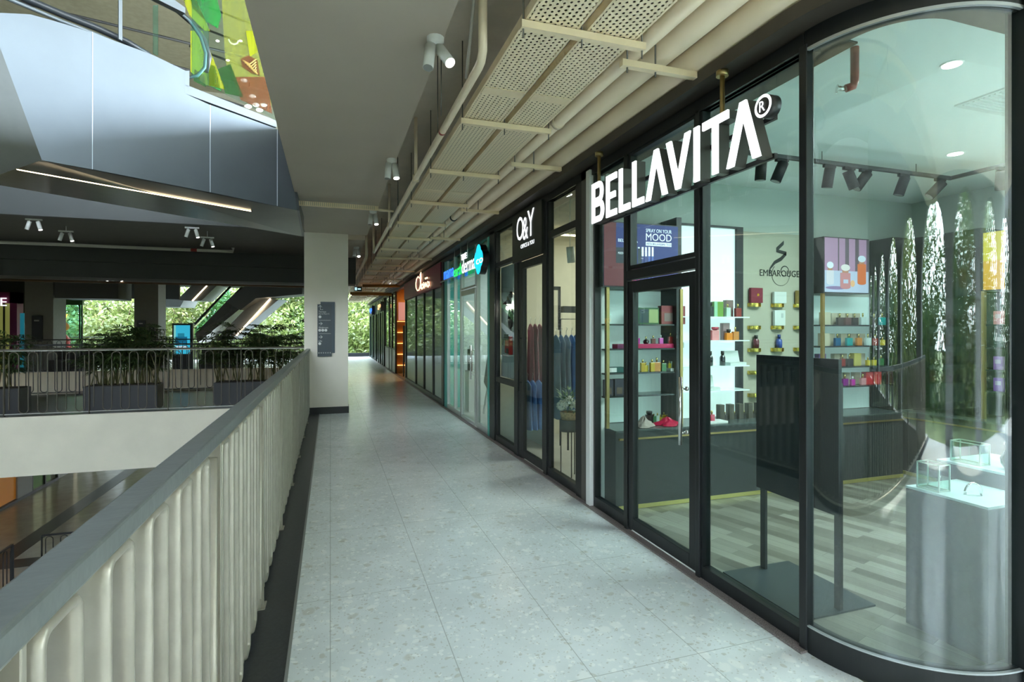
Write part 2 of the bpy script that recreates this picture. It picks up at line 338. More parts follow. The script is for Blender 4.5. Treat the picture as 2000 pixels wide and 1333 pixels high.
# lower level
LOW = -4.4
struct('floor_lower', G().box(-10.4, -6.8, 4, 34, LOW-.3, LOW).box(-6.8, 1.5, 15.5, 34, LOW-.3, LOW).box(-10.4, -6.8, -5, 4, LOW-.3, LOW), mat('lower_floor', (.5, .47, .40), .17, noise=.08, nscale=3, spec=.7), 'polished brown-grey floor of the level below', 'floor')
struct('trim_5', G().box(-8.35, -7.85, 17.6, 34, LOW, LOW+.006), GRANITE, 'dark stone band across the lower floor', 'floor strip')
struct('trim_6', G().box(-8.35, 0, 17.0, 17.6, LOW, LOW+.008).box(-6.9, -6.75, -5, 15.5, LOW-.3, LOW+.02).box(-6.9, 1.5, 15.35, 15.6, LOW-.3, LOW+.02), GRANITE, 'dark kerb round the lower void', 'floor strip')
struct('wall_lower', G().box(-10.6, -10.4, 26.5, 28.0, LOW, -1.0).box(-10.6, -10.4, 30.5, 34, LOW, -1.0).box(-10.9, -10.5, 23.2, 34, LOW+2.9, -.9), mat('lower_wall', (.36, .37, .36), .6), 'grey wall between the lower shops', 'wall')
struct('floor_basement', G().box(-30, 9, -6, 34, -9.2, -9), DARKCEIL, 'dark floor two levels down', 'floor')
struct('wall_atrium', G().box(-.43, -.3, -5, 34, -9, -1.1).box(-20, -18, -5, 34, -9, 8.7), mat('atrium_wall', (.24, .24, .22), .7, noise=.1), 'grey atrium wall below the walkway', 'wall')
# lower shopfront
ls = thing('shopfront', (-10.4, 24.5, LOW), 'glazed lower shopfront with black mullions beside an orange panel', 'shopfront')
G().box(-10.45, -10.40, 22.0, 23.5, LOW+.12, -.9).build('orange_panel', mat('orange_panel', (.62, .24, .02), .5, emit=(.7, .27, .02), es=.15), ls)
G().box(-10.45, -10.35, 23.5, 24.5, LOW+.05, -.9).build('pilaster', mat('grey_pilaster', (.35, .37, .38), .5), ls)
g = G()
for y in (24.5, 25.45, 26.45): g.box(-10.43, -10.35, y, y+.07, LOW, -.9)
g.box(-10.45, -10.34, 22, 26.5, LOW, LOW+.1); g.build('frame', BLACK, ls)
G().box(-10.41, -10.40, 24.5, 26.5, LOW, -.9).build('pane', GL, ls)
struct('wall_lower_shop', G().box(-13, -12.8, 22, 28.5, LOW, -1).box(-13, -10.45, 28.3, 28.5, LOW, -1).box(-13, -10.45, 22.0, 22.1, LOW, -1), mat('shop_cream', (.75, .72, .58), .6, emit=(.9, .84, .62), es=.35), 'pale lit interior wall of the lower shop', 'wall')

# arcade behind the camera (it shows in the curved glass)
g = G(); z1 = 4.3; ya = -4.9
openings = [(-16.6, -14.4), (-13.6, -11.4), (-10.6, -8.0), (-7.2, -4.8), (-4.2, -1.7), (-1.1, 1.5), (2.2, 4.6), (5.3, 7.7), (8.4, 10.8)]
xs = -9.0
def arch_wall(g, x0, x1, ops, y0, y1, ztop):
    cur = x0
    for a, b in ops:
        g.box(cur, a, y0, y1, 0, ztop); r = (b-a)/2; cx = (a+b)/2; zs = 3.55-r
        pts = [(a, zs)]+[(cx+r*math.cos(PI-PI*i/14), zs+r*math.sin(PI-PI*i/14)) for i in range(1, 14)]+[(b, zs), (b, ztop), (a, ztop)]
        # the lintel over the arch, split in strips
        arc = pts[:15]
        for i in range(14):
            p, q = arc[i], arc[i+1]
            g.prism([(p[0], y0, p[1]), (q[0], y0, q[1]), (q[0], y0, ztop), (p[0], y0, ztop)], (0, y1-y0, 0))
        cur = b
    g.box(cur, x1, y0, y1, 0, ztop)
arch_wall(g, -18, 12, openings, -5.2, -4.9, 6.2)
g.box(-18, VOIDX-.05, -5.2, -4.9, -9, 0).box(-18, -8, -5.2, -4.9, 6.2, 8.6)  # unseen closing pieces added below and above to shut out bright sky
struct('wall_arcade', g, mat('arcade_grey', (.22, .23, .22), .6), 'grey arcade wall with round arches behind the viewer, extended to block sky light', 'wall')
struct('ground', G().quad((-120, -120, -9.3), (120, -120, -9.3), (120, 160, -9.3), (-120, 160, -9.3)).box(-60, 60, 36, 130, -9.3, -4.6).box(-40, 60, -60, -5.2, -9.3, -.4), mat('ground_green', (.10, .13, .05), .9, noise=.4, nscale=.6), 'grassy ground outside the building', 'ground')

# ================================================================== RAILINGS
def serp(g, A, D, L, n, ztop, zbot, w, th, r):
    """n upright bars joined alternately at top and bottom, a ribbon w wide and th thick; A start, D direction"""
    D = Vector(D).normalized(); Wd = Vector((-D.y, D.x, 0)); p = L/n; pts = []
    for k in range(n):
        s = p*(k+.5)
        up = k % 2 == 0
        if up: pts += [(s, zbot+r if k else zbot+r), (s, ztop-r)]
        else: pts += [(s, ztop-r), (s, zbot+r)]
        if k < n-1:      # half-circle to the next bar
            cx = s+p/2; rr = min(r, p/2); zc = ztop-r if up else zbot+r; sg_ = 1 if up else -1; hw = p/2-rr
            for i in range(1, 4): a = PI-PI/2*i/4; pts.append((cx-hw+rr*math.cos(a), zc+sg_*rr*math.sin(a)))
            pts.append((cx-hw, zc+sg_*rr)); 
            if hw > .002: pts.append((cx+hw, zc+sg_*rr))
            for i in range(1, 4): a = PI/2-PI/2*i/4; pts.append((cx+hw+rr*math.cos(a), zc+sg_*rr*math.sin(a)))
    sect = ((1, 1), (1, -1), (-1, -1), (-1, 1)) if w < .04 else [(math.copysign(abs(math.cos(2*PI*k/14))**.8, math.cos(2*PI*k/14)), math.copysign(abs(math.sin(2*PI*k/14))**.8, math.sin(2*PI*k/14))) for k in range(14)]
    vs = []; m = len(pts)
    for i, (s, z) in enumerate(pts):
        a = Vector((pts[max(i-1, 0)][0], pts[max(i-1, 0)][1])); b = Vector((pts[min(i+1, m-1)][0], pts[min(i+1, m-1)][1]))
        t = (b-a).normalized(); nn = Vector((-t.y, t.x))
        for so, wo_ in sect:
            q = Vector(A)+D*(s+nn.x*th/2*so)+Wd*(w/2*wo_); q.z += z+nn.y*th/2*so; vs.append(q)
    K = len(sect); fs = [tuple(range(K)), tuple(K*m-1-k for k in range(K))]
    for i in range(m-1):
        for k in range(K): fs.append((K*i+k, K*i+(k+1) % K, K*i+K+(k+1) % K, K*i+K+k))
    g.add(vs, fs, K > 4)
def railing(name, A, D, L, label, mt, mb, bay=1.3, nb=11, w=.05, th=.012, top=(.067, .045), ztop=1.25, phase=0, postw=.06, group=None, postbar=None, rad=.07):
    A = Vector(A); D = Vector(D).normalized(); Wd = Vector((-D.y, D.x, 0)); t = thing(name, A, label, 'railing', group)
    def bx(g, s0, s1, wa, wb, z0, z1):
        p = [A+D*s0+Wd*wa, A+D*s1+Wd*wa, A+D*s1+Wd*wb, A+D*s0+Wd*wb]
        g.prism([(q.x, q.y, A.z+z0) for q in p], (0, 0, z1-z0))
    g = G(); bx(g, 0, L, -top[0]/2, top[0]/2, ztop-top[1], ztop); g.build('handrail', mt, t, bevel=.006)
    g = G(); bx(g, 0, L, -.012, .012, .05, .065); bx(g, 0, L, -.02, .02, ztop-top[1]-.012, ztop-top[1]-.001); g.build('bottom_rail', postbar or mb, t)
    s = phase; 
    edges = []
    while s < L+.01: edges.append(s); s += bay
    for e in edges:
        g = G(); bx(g, e-.007, e+.007, -postw/2, postw/2, 0.008, ztop-top[1]); bx(g, e-.05, e+.05, -postw/2-.01, postw/2+.01, 0, .012); g.build('post', mb, t, bevel=.002)
    starts = ([edges[0]-bay] if phase > .3 else [])+edges
    for e in starts:
        s0 = max(e, 0)
        if e < 0:
            n = int((bay+e)/(bay/nb)); LL = (bay/nb)*n; s0 = e+bay-LL
            if n < 2: continue
        elif e+bay > L+.02:
            n = int((L-e)/(bay/nb)); LL = (bay/nb)*n
            if n < 2: continue
        else: n = nb; LL = bay
        g = G(); q = A+D*(s0+.0); serp(g, (q.x, q.y, A.z), D, LL, n, ztop-top[1]-(.018 if rad < .05 else .03), .07, w, th, rad); g.build('looped_bars', mb, t)
    return t
railing('railing', (-.393, -4.36, 0), (0, 1, 0), 15.30, 'long grey railing with looped flat bars along the walkway edge in front', RAIL, BAL, phase=0, w=.056, th=.026, rad=.022)
BRL = mat('bronze_grey_rail', (.11, .10, .08), .4, .5)
railing('railing', (-18.63, 12.33, 0), (1, 0, 0), 18.2, 'thin bronze-grey railing along the near edge of the planted bridge', BRL, BRL, w=.02, th=.012, top=(.05, .03), nb=9, postw=.05, postbar=mat('pale_bar', (.5, .5, .48), .3, .6))
railing('railing', (-18.93, 16.3, 0), (1, 0, 0), 18.2, 'thin dark railing on the far edge of the planted bridge', DARKSTEEL, DARKSTEEL, w=.02, th=.012, top=(.05, .03), nb=9, postw=.05)
railing('railing', (-24.8, 25.1, 0), (1, 0, 0), 24.7, 'dark railing along the far gallery below the trees', DARKSTEEL, DARKSTEEL, w=.02, th=.014, top=(.06, .035), nb=9, postw=.05)
railing('railing', (-6.7, 2.0, LOW), (0, 1, 0), 13.0, 'dark looped railing of the level below, running beside the void', DARKSTEEL, DARKSTEEL, w=.02, th=.012, top=(.05, .03), nb=9, group=None)
railing('railing', (-6.35, 15.45, LOW), (1, 0, 0), 6.0, 'dark looped railing of the level below, crossing under the bridge', DARKSTEEL, DARKSTEEL, w=.02, th=.012, top=(.05, .03), nb=9)
# end parapet of the walkway
struct('wall_end', G().box(-.4, 2.3, FEND, FEND+.15, 0, .22), BLACK, 'low black kerb at the far end of the walkway', 'kerb')
railing('railing', (-24, 33.3, 0), (1, 0, 0), 23.5, 'slim dark railing at the outer edge of the far gallery', DARKSTEEL, DARKSTEEL, w=.015, th=.01, top=(.04, .025), nb=5, bay=1.9)

# ================================================================== SHOPFRONTS
FX = 2.27
def bay(name, y0, y1, z0, z1, label, m=BLACK, gm=GLS, fw=.04, x=FX, depth=.06, cat='window', bars=(), vbars=()):
    t = thing(name, (x, (y0+y1)/2, 0), label, cat, kind='structure')
    g = G(); g.box(x-.015, x-.015+depth, y0, y1, 0 if z0 < .3 else z0-fw, z0); g.box(x-.015, x-.015+depth, y0, y1, z1, z1+fw)
    g.box(x-.015, x-.015+depth, y0, y0+fw, z0, z1); g.box(x-.015, x-.015+depth, y1-fw, y1, z0, z1)
    for b, h in bars: g.box(x-.015, x-.015+depth, y0+fw, y1-fw, b, b+h)
    for b, h in vbars: g.box(x-.015, x-.015+depth, b, b+h, z0, z1)
    g.build('window_frame', m, t)
    G().box(x+.012, x+.02, y0+fw, y1-fw, z0, z1).build('pane', gm, t)
    return t
def doorset(name, y0, y1, ztop, label, m=BLACK, gm=GLS, x=FX, stile=.07, z0=.03, handle=True, hz=(.84, 1.29), bottom=.09):
    t = thing(name, (x, (y0+y1)/2, 0), label, 'door', kind='structure')
    g = G(); g.box(x-.02, x+.03, y0, y0+stile, z0, ztop); g.box(x-.02, x+.03, y1-stile, y1, z0, ztop)
    g.box(x-.02, x+.03, y0+stile, y1-stile, z0, z0+bottom); g.box(x-.02, x+.03, y0+stile, y1-stile, ztop-.09, ztop); g.build('door_frame', m, t, bevel=.003)
    G().box(x, x+.008, y0+stile, y1-stile, z0+bottom, ztop-.09).build('pane', gm, t)
    if handle:
        yh = y0+stile*.55
        h = G().cyl((x-.075, yh+.05, hz[0]), .013, hz[1]-hz[0], 14).build('handle', CHROME, t)
        G().cyl((x-.075, yh+.05, hz[0]+.08), .007, .06, 10, ax=(1, 0, 0)).cyl((x-.075, yh+.05, hz[1]-.08), .007, .06, 10, ax=(1, 0, 0)).cyl((x-.03, yh+.05, hz[0]+.08), .015, .012, 12, ax=(1, 0, 0)).cyl((x-.03, yh+.05, hz[1]-.08), .015, .012, 12, ax=(1, 0, 0)).build('handle_fixing', CHROME, h)
    return t
# --- perfume shop (near) ---
bay('window_1', 3.875, 4.44, .10, 3.0, fw=.03, label= 'narrow glass side light left of the perfume shop door')
struct('trim_7', G().box(FX-.03, FX+.02, 3.83, 3.875, 0, 3.02).box(FX-.03, FX+.02, 2.935, 2.975, 0, 3.02).box(FX-.035, FX+.015, 2.10, 2.145, 0, 3.02).box(FX-.03, FX+.05, 2.975, 3.83, 2.0, 2.07), BLACK, 'black mullions of the perfume shopfront', 'mullion', bevel=.004)
bay('window_2', 2.975, 3.83, 2.11, 2.98, 'glass transom above the perfume shop door', fw=.03)
doorset('door_1', 2.98, 3.825, 1.985, 'black-framed glass door of the perfume shop with a long chrome pull handle')
bay('window_3', 2.145, 2.935, .09, 3.0, fw=.018, label= 'large clear pane between the perfume shop door and the curved corner')
struct('wall_pilaster', G().box(FX-.05, FX+.1, 4.445, 4.52, 0, 3.05), WHITE, 'slim white pilaster at the left end of the perfume shop', 'pilaster')
struct('wall_pier', G().box(FX-.03, FX+.15, 4.52, 4.66, 0, 3.08), mat('dark_pier', (.10, .095, .085), .5), 'dark pier between clothes shop and perfume shop', 'pier')
# curved corner
CC = (2.83, 2.12)
def curve_path(r, straight_end=6.7):
    pts = [(CC[0]-r, 2.12)]+[(CC[0]+r*math.cos(a), CC[1]+r*math.sin(a)) for a in [PI+PI/2*i/24 for i in range(1, 25)]]
    return pts
def wall_path(g, pts_o, pts_i, z0, z1, smooth=True):
    n = len(pts_o); vs = []
    for p, q in zip(pts_o, pts_i): vs += [(p[0], p[1], z0), (p[0], p[1], z1), (q[0], q[1], z1), (q[0], q[1], z0)]
    fs = [(0, 1, 2, 3), (4*n-1, 4*n-2, 4*n-3, 4*n-4)]
    for i in range(n-1):
        for k in range(4): fs.append((4*i+k, 4*i+(k+1) % 4, 4*i+4+(k+1) % 4, 4*i+4+k))
    g.add(vs, fs, False)
t = thing('window_4', (CC[0]-.4, CC[1]-.4, 0), 'tall curved glass corner of the perfume shop in a black frame', 'window', kind='structure')
g = G(); wall_path(g, curve_path(.585), curve_path(.52), 0, .13); wall_path(g, curve_path(.585), curve_path(.52), 3.0, 3.09); g.build('window_frame', BLACK, t)
def sheet(g, r, flip):
    p = [(CC[0]+r*math.cos(a), CC[1]+r*math.sin(a)) for a in [PI+PI/2*i/48 for i in range(49)]]; vs = []
    for q in p: vs += [(q[0], q[1], .13), (q[0], q[1], 3.0)]
    g.add(vs, [(2*i, 2*i+2, 2*i+3, 2*i+1) if not flip else (2*i, 2*i+1, 2*i+3, 2*i+2) for i in range(48)], True)
g = G(); sheet(g, .572, False); sheet(g, .564, True)
o = g.build('pane', GLC, t, recalc=False)
g = G(); wall_path(g, curve_path(.59), curve_path(.575), .13, .137); wall_path(g, curve_path(.59), curve_path(.575), 2.985, 3.0); g.build('frame_edge', mat('pale_edge', (.45, .48, .5), .3, .6), t)
struct('trim_8', G().box(2.83, 2.93, 1.515, 1.60, 0, 3.09).box(2.93, 6.7, 1.53, 1.6, 0, .13).box(2.93, 6.7, 1.53, 1.6, 3.0, 3.09).box(4.5, 4.58, 1.53, 1.6, .13, 3).box(6.6, 6.7, 1.53, 1.6, 0, 3.09), BLACK, 'black frame of the perfume shop side wall', 'frame', bevel=.003)
t = thing('window_5', (3.7, 1.56, 0), 'glass side wall of the perfume shop past the curved corner', 'window', kind='structure')
G().box(2.93, 6.6, 1.56, 1.568, .13, 3.0).build('pane', GLS, t)
# continuous header and beam
struct('trim_9', G().box(FX-.03, FX+.08, 2.12, FEND, 3.0, 3.08), BLACK, 'black head frame along all the shopfronts', 'frame')
g = G().box(2.11, 2.6, 2.12, FEND, 3.09, 3.165).box(2.24, 2.6, 2.12, FEND, 3.165, 3.45)
wall_path(g, [(CC[0]-.72, 2.12)]+[(CC[0]+.72*math.cos(a), CC[1]+.72*math.sin(a)) for a in [PI+PI/2*i/16 for i in range(1, 17)]]+[(7, 1.40)], [(CC[0]-.3, 2.12)]+[(CC[0]+.3*math.cos(a), CC[1]+.3*math.sin(a)) for a in [PI+PI/2*i/16 for i in range(1, 17)]]+[(7, 1.82)], 3.09, 3.165)
struct('wall_header', g, BROWN, 'dark brown beam above the shopfronts', 'beam')
struct('wall_header_top', G().box(2.32, 2.5, 2.2, FEND, 3.45, 3.78).box(2.83, 7, 1.62, 1.8, 3.165, 3.78).box(2.45, 2.83, 1.75, 2.2, 3.165, 3.78), SLAB, 'concrete wall above the shopfront beam', 'wall')
# perfume shop room
struct('wall_shop_back', G().box(2.35, 6.75, 4.64, 4.72, 0, 3.12), SHOPWALL, 'pale wall behind the perfume shelves', 'wall')
struct('wall_shop_side', G().box(6.55, 6.65, 1.6, 4.64, 0, 3.12), SHOPWALL, 'pale right-hand wall of the perfume shop', 'wall')
g = G().box(2.34, 6.65, 1.62, 4.64, 3.1, 3.2)
struct('ceiling_shop', G().box(2.36, 6.65, 2.12, 4.64, 3.1, 3.2).box(2.83, 6.65, 1.62, 2.12, 3.1, 3.2).add([(2.36, 2.12, 3.1)]+[(2.83+.47*math.cos(PI+PI/2*i/8), 2.12+.47*math.sin(PI+PI/2*i/8), 3.1) for i in range(1, 9)]+[(2.83, 2.12, 3.1)], [list(range(10))]), mat('shop_ceiling', (.80, .85, .82), .7), 'white-green ceiling of the perfume shop', 'ceiling')
struct('floor_shop', G().box(2.31, 6.65, 2.12, 4.64, -.1, .012).box(2.83, 6.65, 1.6, 2.12, -.1, .012).prism([(2.32, 2.12, -.1)]+[(2.83+.51*math.cos(PI+PI/2*i/8), 2.12+.51*math.sin(PI+PI/2*i/8), -.1) for i in range(1, 9)]+[(2.83, 2.12, -.1)], (0, 0, .112)), PLK, 'grey-brown wood plank floor of the perfume shop', 'floor')

# ---- shop sign BELLAVITA
SX = 2.08
sg = thing('shop_sign', (SX, 3.2, 2.5), 'large illuminated white block-letter sign standing off the perfume shopfront', 'sign')
def yl(px): return on_x(px, 645, SX-.05).y
ZB, ZT = 2.47, 2.79
HH = ZT-ZB
def letter(ch, a, b, st):       # polygons in unit coordinates u in 0..1 (a..b), v in 0..1 ; st = stroke / width
    w = abs(b-a); s = st/w; sv = st/HH*1.0
    if ch == 'I': return [[(0, 0), (1, 0), (1, 1), (0, 1)]]
    if ch == 'L': return [[(0, 0), (1, 0), (1, sv), (s, sv), (s, 1), (0, 1)]]
    if ch == 'E': return [[(0, 0), (1, 0), (1, sv), (s, sv), (s, .5-sv/2), (.88, .5-sv/2), (.88, .5+sv/2), (s, .5+sv/2), (s, 1-sv), (1, 1-sv), (1, 1), (0, 1)]]
    if ch == 'T': return [[(0, 1), (0, 1-sv), (.5-s/2, 1-sv), (.5-s/2, 0), (.5+s/2, 0), (.5+s/2, 1-sv), (1, 1-sv), (1, 1)]]
    if ch == 'A': return [[(0, 0), (s*1.15, 0), (.5, .72), (1-s*1.15, 0), (1, 0), (.5+s*.5, 1), (.5-s*.5, 1)]]
    if ch == 'V': return [[(0, 1), (s*1.15, 1), (.5, .28), (1-s*1.15, 1), (1, 1), (.5+s*.5, 0), (.5-s*.5, 0)]]
def letter_mesh(g, ge, polys, ya, yb, x, depth):
    for P in polys:
        pts = [(x, ya+(yb-ya)*u, ZB+HH*v) for u, v in P]
        g.prism(pts, (.012, 0, 0)); ge.prism([(p[0]+.0121, p[1], p[2]) for p in pts], (depth, 0, 0))
LP = [('B', 1155, 1178), ('E', 1183, 1203), ('L', 1208, 1229), ('L', 1234, 1256), ('A', 1260, 1302), ('V', 1300, 1347), ('I', 1354, 1364), ('T', 1371, 1421), ('A', 1418, 1484)]
LSIDE = mat('sign_return', (.10, .095, .085), .45, .3)
for ch, a, b in LP:
    ya, yb = yl(a), yl(b); g = G(); ge = G(); st = .046
    if ch == 'B':
        w = abs(yb-ya); s = st/w; sv = st/HH
        def lobe(v0, v1, wd):
            r = (v1-v0)/2; vc = (v0+v1)/2; out = [(wd-.32+.32*math.cos(-PI/2+PI*i/10), vc+r*math.sin(-PI/2+PI*i/10)) for i in range(11)]; return out
        outer = lambda v0, v1, wd: [(.0, v0)]+lobe(v0, v1, wd)+[(0, v1)]
        # ring strips between outer and inner outlines
        for v0, v1, wd in ((0, .53, 1.0), (.47, 1, .94)):
            O = [(s*.9, v0)]+lobe(v0, v1, wd)+[(s*.9, v1)]; I = [(s*.9, v0+sv)]+[(u if u < s else max(s*.9, u-s*.95*max(.0, math.cos(-PI/2+PI*i/10))), v) for i, (u, v) in enumerate(lobe(v0+sv, v1-sv, wd))]+[(s*.9, v1-sv)]
            for i in range(len(O)-1):
                letter_mesh(g, ge, [[O[i], O[i+1], I[i+1], I[i]]], ya, yb, SX-.05, .07)
        letter_mesh(g, ge, [[(0, 0), (s, 0), (s, 1), (0, 1)]], ya, yb, SX-.05, .07)
    else: letter_mesh(g, ge, letter(ch, ya, yb, st), ya, yb, SX-.05, .07)
    f = g.build('letter', LITW, sg); ge.build('letter_side', LSIDE, f)
# registered mark
yc = yl(1490); zc = on_x(1490, 207, SX-.05).z; g = G(); ge = G(); n = 28
g.add([(SX-.05, yc+r*math.cos(2*PI*i/n), zc+r*math.sin(2*PI*i/n)) for r in (.056, .041) for i in range(n)], [(i, (i+1) % n, n+(i+1) % n, n+i) for i in range(n)])
f = g.build('registered_mark', LITW, sg)
G().cyl((SX-.048, yc, zc), .056, .06, 28, ax=(1, 0, 0)).build('mark_drum', mat('sign_black', (.02, .02, .022), .3), f)
text('mark_letter', 'R', .06, LITW, f, (SX-.052, yc+.022, zc-.026), (0, -1, 0), (0, 0, 1), extrude=.001, height=.052, width=.036)
g = G(); y0, y1 = yl(1486), yl(1158)
g.box(SX+.035, SX+.055, y0, y1, 2.465, 2.49).box(SX+.035, SX+.055, y0, y1, 2.66, 2.685)
g.build('sign_rail', DARKSTEEL, sg)
for px in (1408, 1168):
    y = on_x(px, 300, SX+.05).y
    G().cyl((SX+.06, y, 2.49), .014, .6, 12).cyl((SX+.06, y, 3.06), .035, .03, 14).build('hanger_pole', DGOLD, sg)
G().box(SX-.03, FX-.02, yl(1168)-.01, yl(1168)+.01, 2.665, 2.68).build('sign_bracket', DARKSTEEL, sg)

# ================================================================== PERFUME SHOP FITTINGS
YF = 4.37; YB = 4.64
cb = thing('display_cabinet', (4.3, 4.44, 0), 'long charcoal base cabinet with gold edging under the perfume shelves', 'cabinet')
g = G().box(2.37, 5.85, 4.24, YB-.005, .05, .70); g.build('body', CAB, cb)
G().box(2.40, 5.85, 4.235, 4.30, .016, .052).build('kick_strip', mat('gold_kick', (.62, .55, .2), .3, .7), cb)
G().box(2.40, 5.85, 4.225, 4.24, .63, .645).box(2.55, 2.565, 4.228, 4.24, .05, .63).build('gold_trim', DGOLD, cb)
G().box(2.37, 5.85, 4.23, YB-.005, .70, .715).build('top', mat('cabinet_top', (.08, .10, .10), .25), cb)
cb2 = thing('display_cabinet', (6.3, 2.9, 0), 'charcoal base cabinet under the shelves on the right-hand shop wall', 'cabinet')
G().box(6.0, 6.54, 1.75, 4.36, .05, .70).build('body', CAB, cb2); G().box(5.98, 6.0, 1.75, 4.36, .016, .052).build('kick_strip', MATS['gold_kick'], cb2)
G().box(5.985, 6.54, 1.75, 4.36, .70, .715).build('top', MATS['cabinet_top'], cb2)
G().box(5.985, 6.0, 1.75, 4.36, .63, .645).build('gold_trim', DGOLD, cb2)
SH = [1.0, 1.21, 1.43, 1.655]
SHB = mat('black_shelf', (.03, .04, .045), .2)
def shelfunit(name, x0, x1, label, backm, gold_at):
    t = thing(name, ((x0+x1)/2, 4.5, .715), label, 'shelf unit')
    G().box(x0, x1, YB-.02, YB-.006, .72, 1.975).build('back_panel', backm, t)
    for z in SH: G().box(x0, x1, YF+.02, YB-.02, z-.014, z).build('shelf', SHB, t)
    for x in gold_at: G().box(x, x+.03, YF-.01, YF+.02, .716, 1.985).build('upright', DGOLD, t)
    return t
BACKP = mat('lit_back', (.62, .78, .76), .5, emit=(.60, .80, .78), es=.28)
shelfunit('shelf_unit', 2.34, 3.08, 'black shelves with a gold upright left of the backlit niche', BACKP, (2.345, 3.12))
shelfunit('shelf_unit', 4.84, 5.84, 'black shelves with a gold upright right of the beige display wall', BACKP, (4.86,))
# dark posts, backlit niche
nch = thing('display_niche', (3.6, 4.5, .715), 'tall backlit white niche with glass shelves between dark posts', 'display niche')
G().box(3.20, 3.96, YB-.03, YB-.006, .72, 2.64).build('light_panel', BACKLIT, nch)
G().box(3.085, 3.14, YF, YB-.01, .72, 2.66).box(3.14, 3.2, YB-.06, YB-.006, .72, 2.66).box(3.96, 4.04, YB-.06, YB-.006, .72, 2.66).box(3.14, 3.96, YB-.06, YB-.006, 2.64, 2.66).build('post', DARKSTEEL, nch)
for z in (1.01, 1.25, 1.50, 1.73): G().box(3.16, 3.95, YF+.02, YB-.06, z-.01, z).build('glass_shelf', mat('shelf_glass', (.80, .95, .93), .1, emit=(.7, .9, .88), es=.12), nch)
struct('wall_display', G().box(4.04, 4.86, 4.58, YB-.003, .72, 2.62), BEIGEW, 'beige display wall with the brand lettering', 'wall')
INK = mat('logo_ink', (.03, .035, .035), .5)
lg = thing('wall_logo', (4.45, 4.58, 1.9), 'black calligraphic emblem and EMBAROUGE lettering on the beige wall', 'logo')
pA = on_y(1484, 539, 4.577); pB = on_y(1561, 539, 4.577)
text('lettering', 'EMBAROUGE', .1, INK, lg, (pA.x, 4.576, pA.z), (1, 0, 0), (0, 0, 1), extrude=.001, width=pB.x-pA.x, height=.068)
def ring(g, cx, cz, r, w, y, a0=0, a1=2*PI, n=40):
    vs = []; 
    for i in range(n+1):
        a = a0+(a1-a0)*i/n; ww = w*(.4+.6*abs(math.sin(a/2+.4)))
        vs += [(cx+(r-ww)*math.cos(a), y, cz+(r-ww)*math.sin(a)), (cx+(r+ww)*math.cos(a), y, cz+(r+ww)*math.sin(a))]
    g.add(vs, [(2*i, 2*i+1, 2*i+3, 2*i+2) for i in range(n)])
p1 = on_y(1525, 533, 4.576); p2 = on_y(1533, 530, 4.576)
g = G(); ring(g, p1.x, p1.z-.02, .118, .004, 4.577, PI*.75, PI*2.2); ring(g, p2.x, p2.z, .052, .006, 4.577); g.build('rings', INK, lg)
g = G()
def ink(pts):
    q = [on_y(a, b, 4.577) for a, b in pts]; g.add([tuple(v) for v in q], [list(range(len(q)))])
ink([(1516, 493), (1516, 484), (1531, 470), (1531, 478), (1521, 488)]); ink([(1516, 493), (1521, 488), (1536, 492), (1536, 499), (1526, 496)])
ink([(1536, 499), (1526, 510), (1514, 516), (1512, 510), (1524, 503), (1536, 492)]); ink([(1514, 516), (1505, 526), (1504, 536), (1502, 536), (1503, 524), (1512, 510)])
g.build('emblem', INK, lg)
# lit poster boxes
def lightbox(x0, x1, y, z0, z1, label, axis='y'):
    t = thing('lightbox', ((x0+x1)/2, y, z0), label, 'lightbox')
    G().box(x0, x1, y, YB-.01, z0, z1).build('housing', DARKSTEEL, t); return t
def em(name, c, s=.9): return mat('print_'+name, tuple(q*.45 for q in c), .5, emit=c, es=s*.62)
lb = lightbox(2.29, 3.08, YF-.04, 1.985, 2.57, 'dark blue and maroon lit poster reading SPRAY ON YOUR MOOD')
yy = YF-.042
def pq(x0, x1, z0, z1, m, parent, name, y=yy, dy=.002): return G().box(x0, x1, y-dy, y, z0, z1).build(name, m, parent)
pq(2.30, 3.07, 1.995, 2.56, em('navy', (.035, .055, .27), .9), lb, 'poster')
pq(2.30, 2.60, 1.995, 2.22, em('maroon', (.22, .045, .06), .7), lb, 'poster_panel', yy-.002)
pq(2.30, 2.42, 2.22, 2.56, MATS['print_maroon'], lb, 'poster_panel', yy-.002)
pq(2.42, 2.68, 2.20, 2.34, em('slate', (.05, .07, .10), .6), lb, 'poster_panel', yy-.0025)
TW = mat('print_white', (.8, .85, .9), .5, emit=(.75, .85, .95), es=.9)
TK = dict(extrude=.0005)
pl = on_y(1261, 452, yy); pr = on_y(1311, 452, yy)
text('headline', 'SPRAY ON YOUR', .05, TW, lb, (pl.x, yy-.005, on_y(1261, 454, yy).z), (1, 0, 0), (0, 0, 1), width=pr.x-pl.x, height=.033, **TK)
text('headline', 'MOOD', .1, TW, lb, (pl.x, yy-.005, on_y(1261, 470, yy).z), (1, 0, 0), (0, 0, 1), width=pr.x-pl.x, height=.066, **TK)
b_ = pq(pl.x, pr.x, on_y(1261, 480, yy).z, on_y(1261, 472.5, yy).z, TW, lb, 'caption_bar', yy-.002)
text('caption', 'WITH BELLAVISSIMA TECH', .03, MATS['print_navy'], b_, (pl.x+.005, yy-.006, on_y(1261, 478.6, yy).z), (1, 0, 0), (0, 0, 1), width=pr.x-pl.x-.01, height=.02, **TK)
text('caption', 'BELLAVITA', .03, TW, lb, (2.44, yy-.006, 2.39), (1, 0, 0), (0, 0, 1), width=.2, height=.028, **TK)
text('caption', 'MOOD COLLECTION', .03, TW, lb, (2.44, yy-.006, 2.28), (1, 0, 0), (0, 0, 1), width=.15, height=.02, **TK)
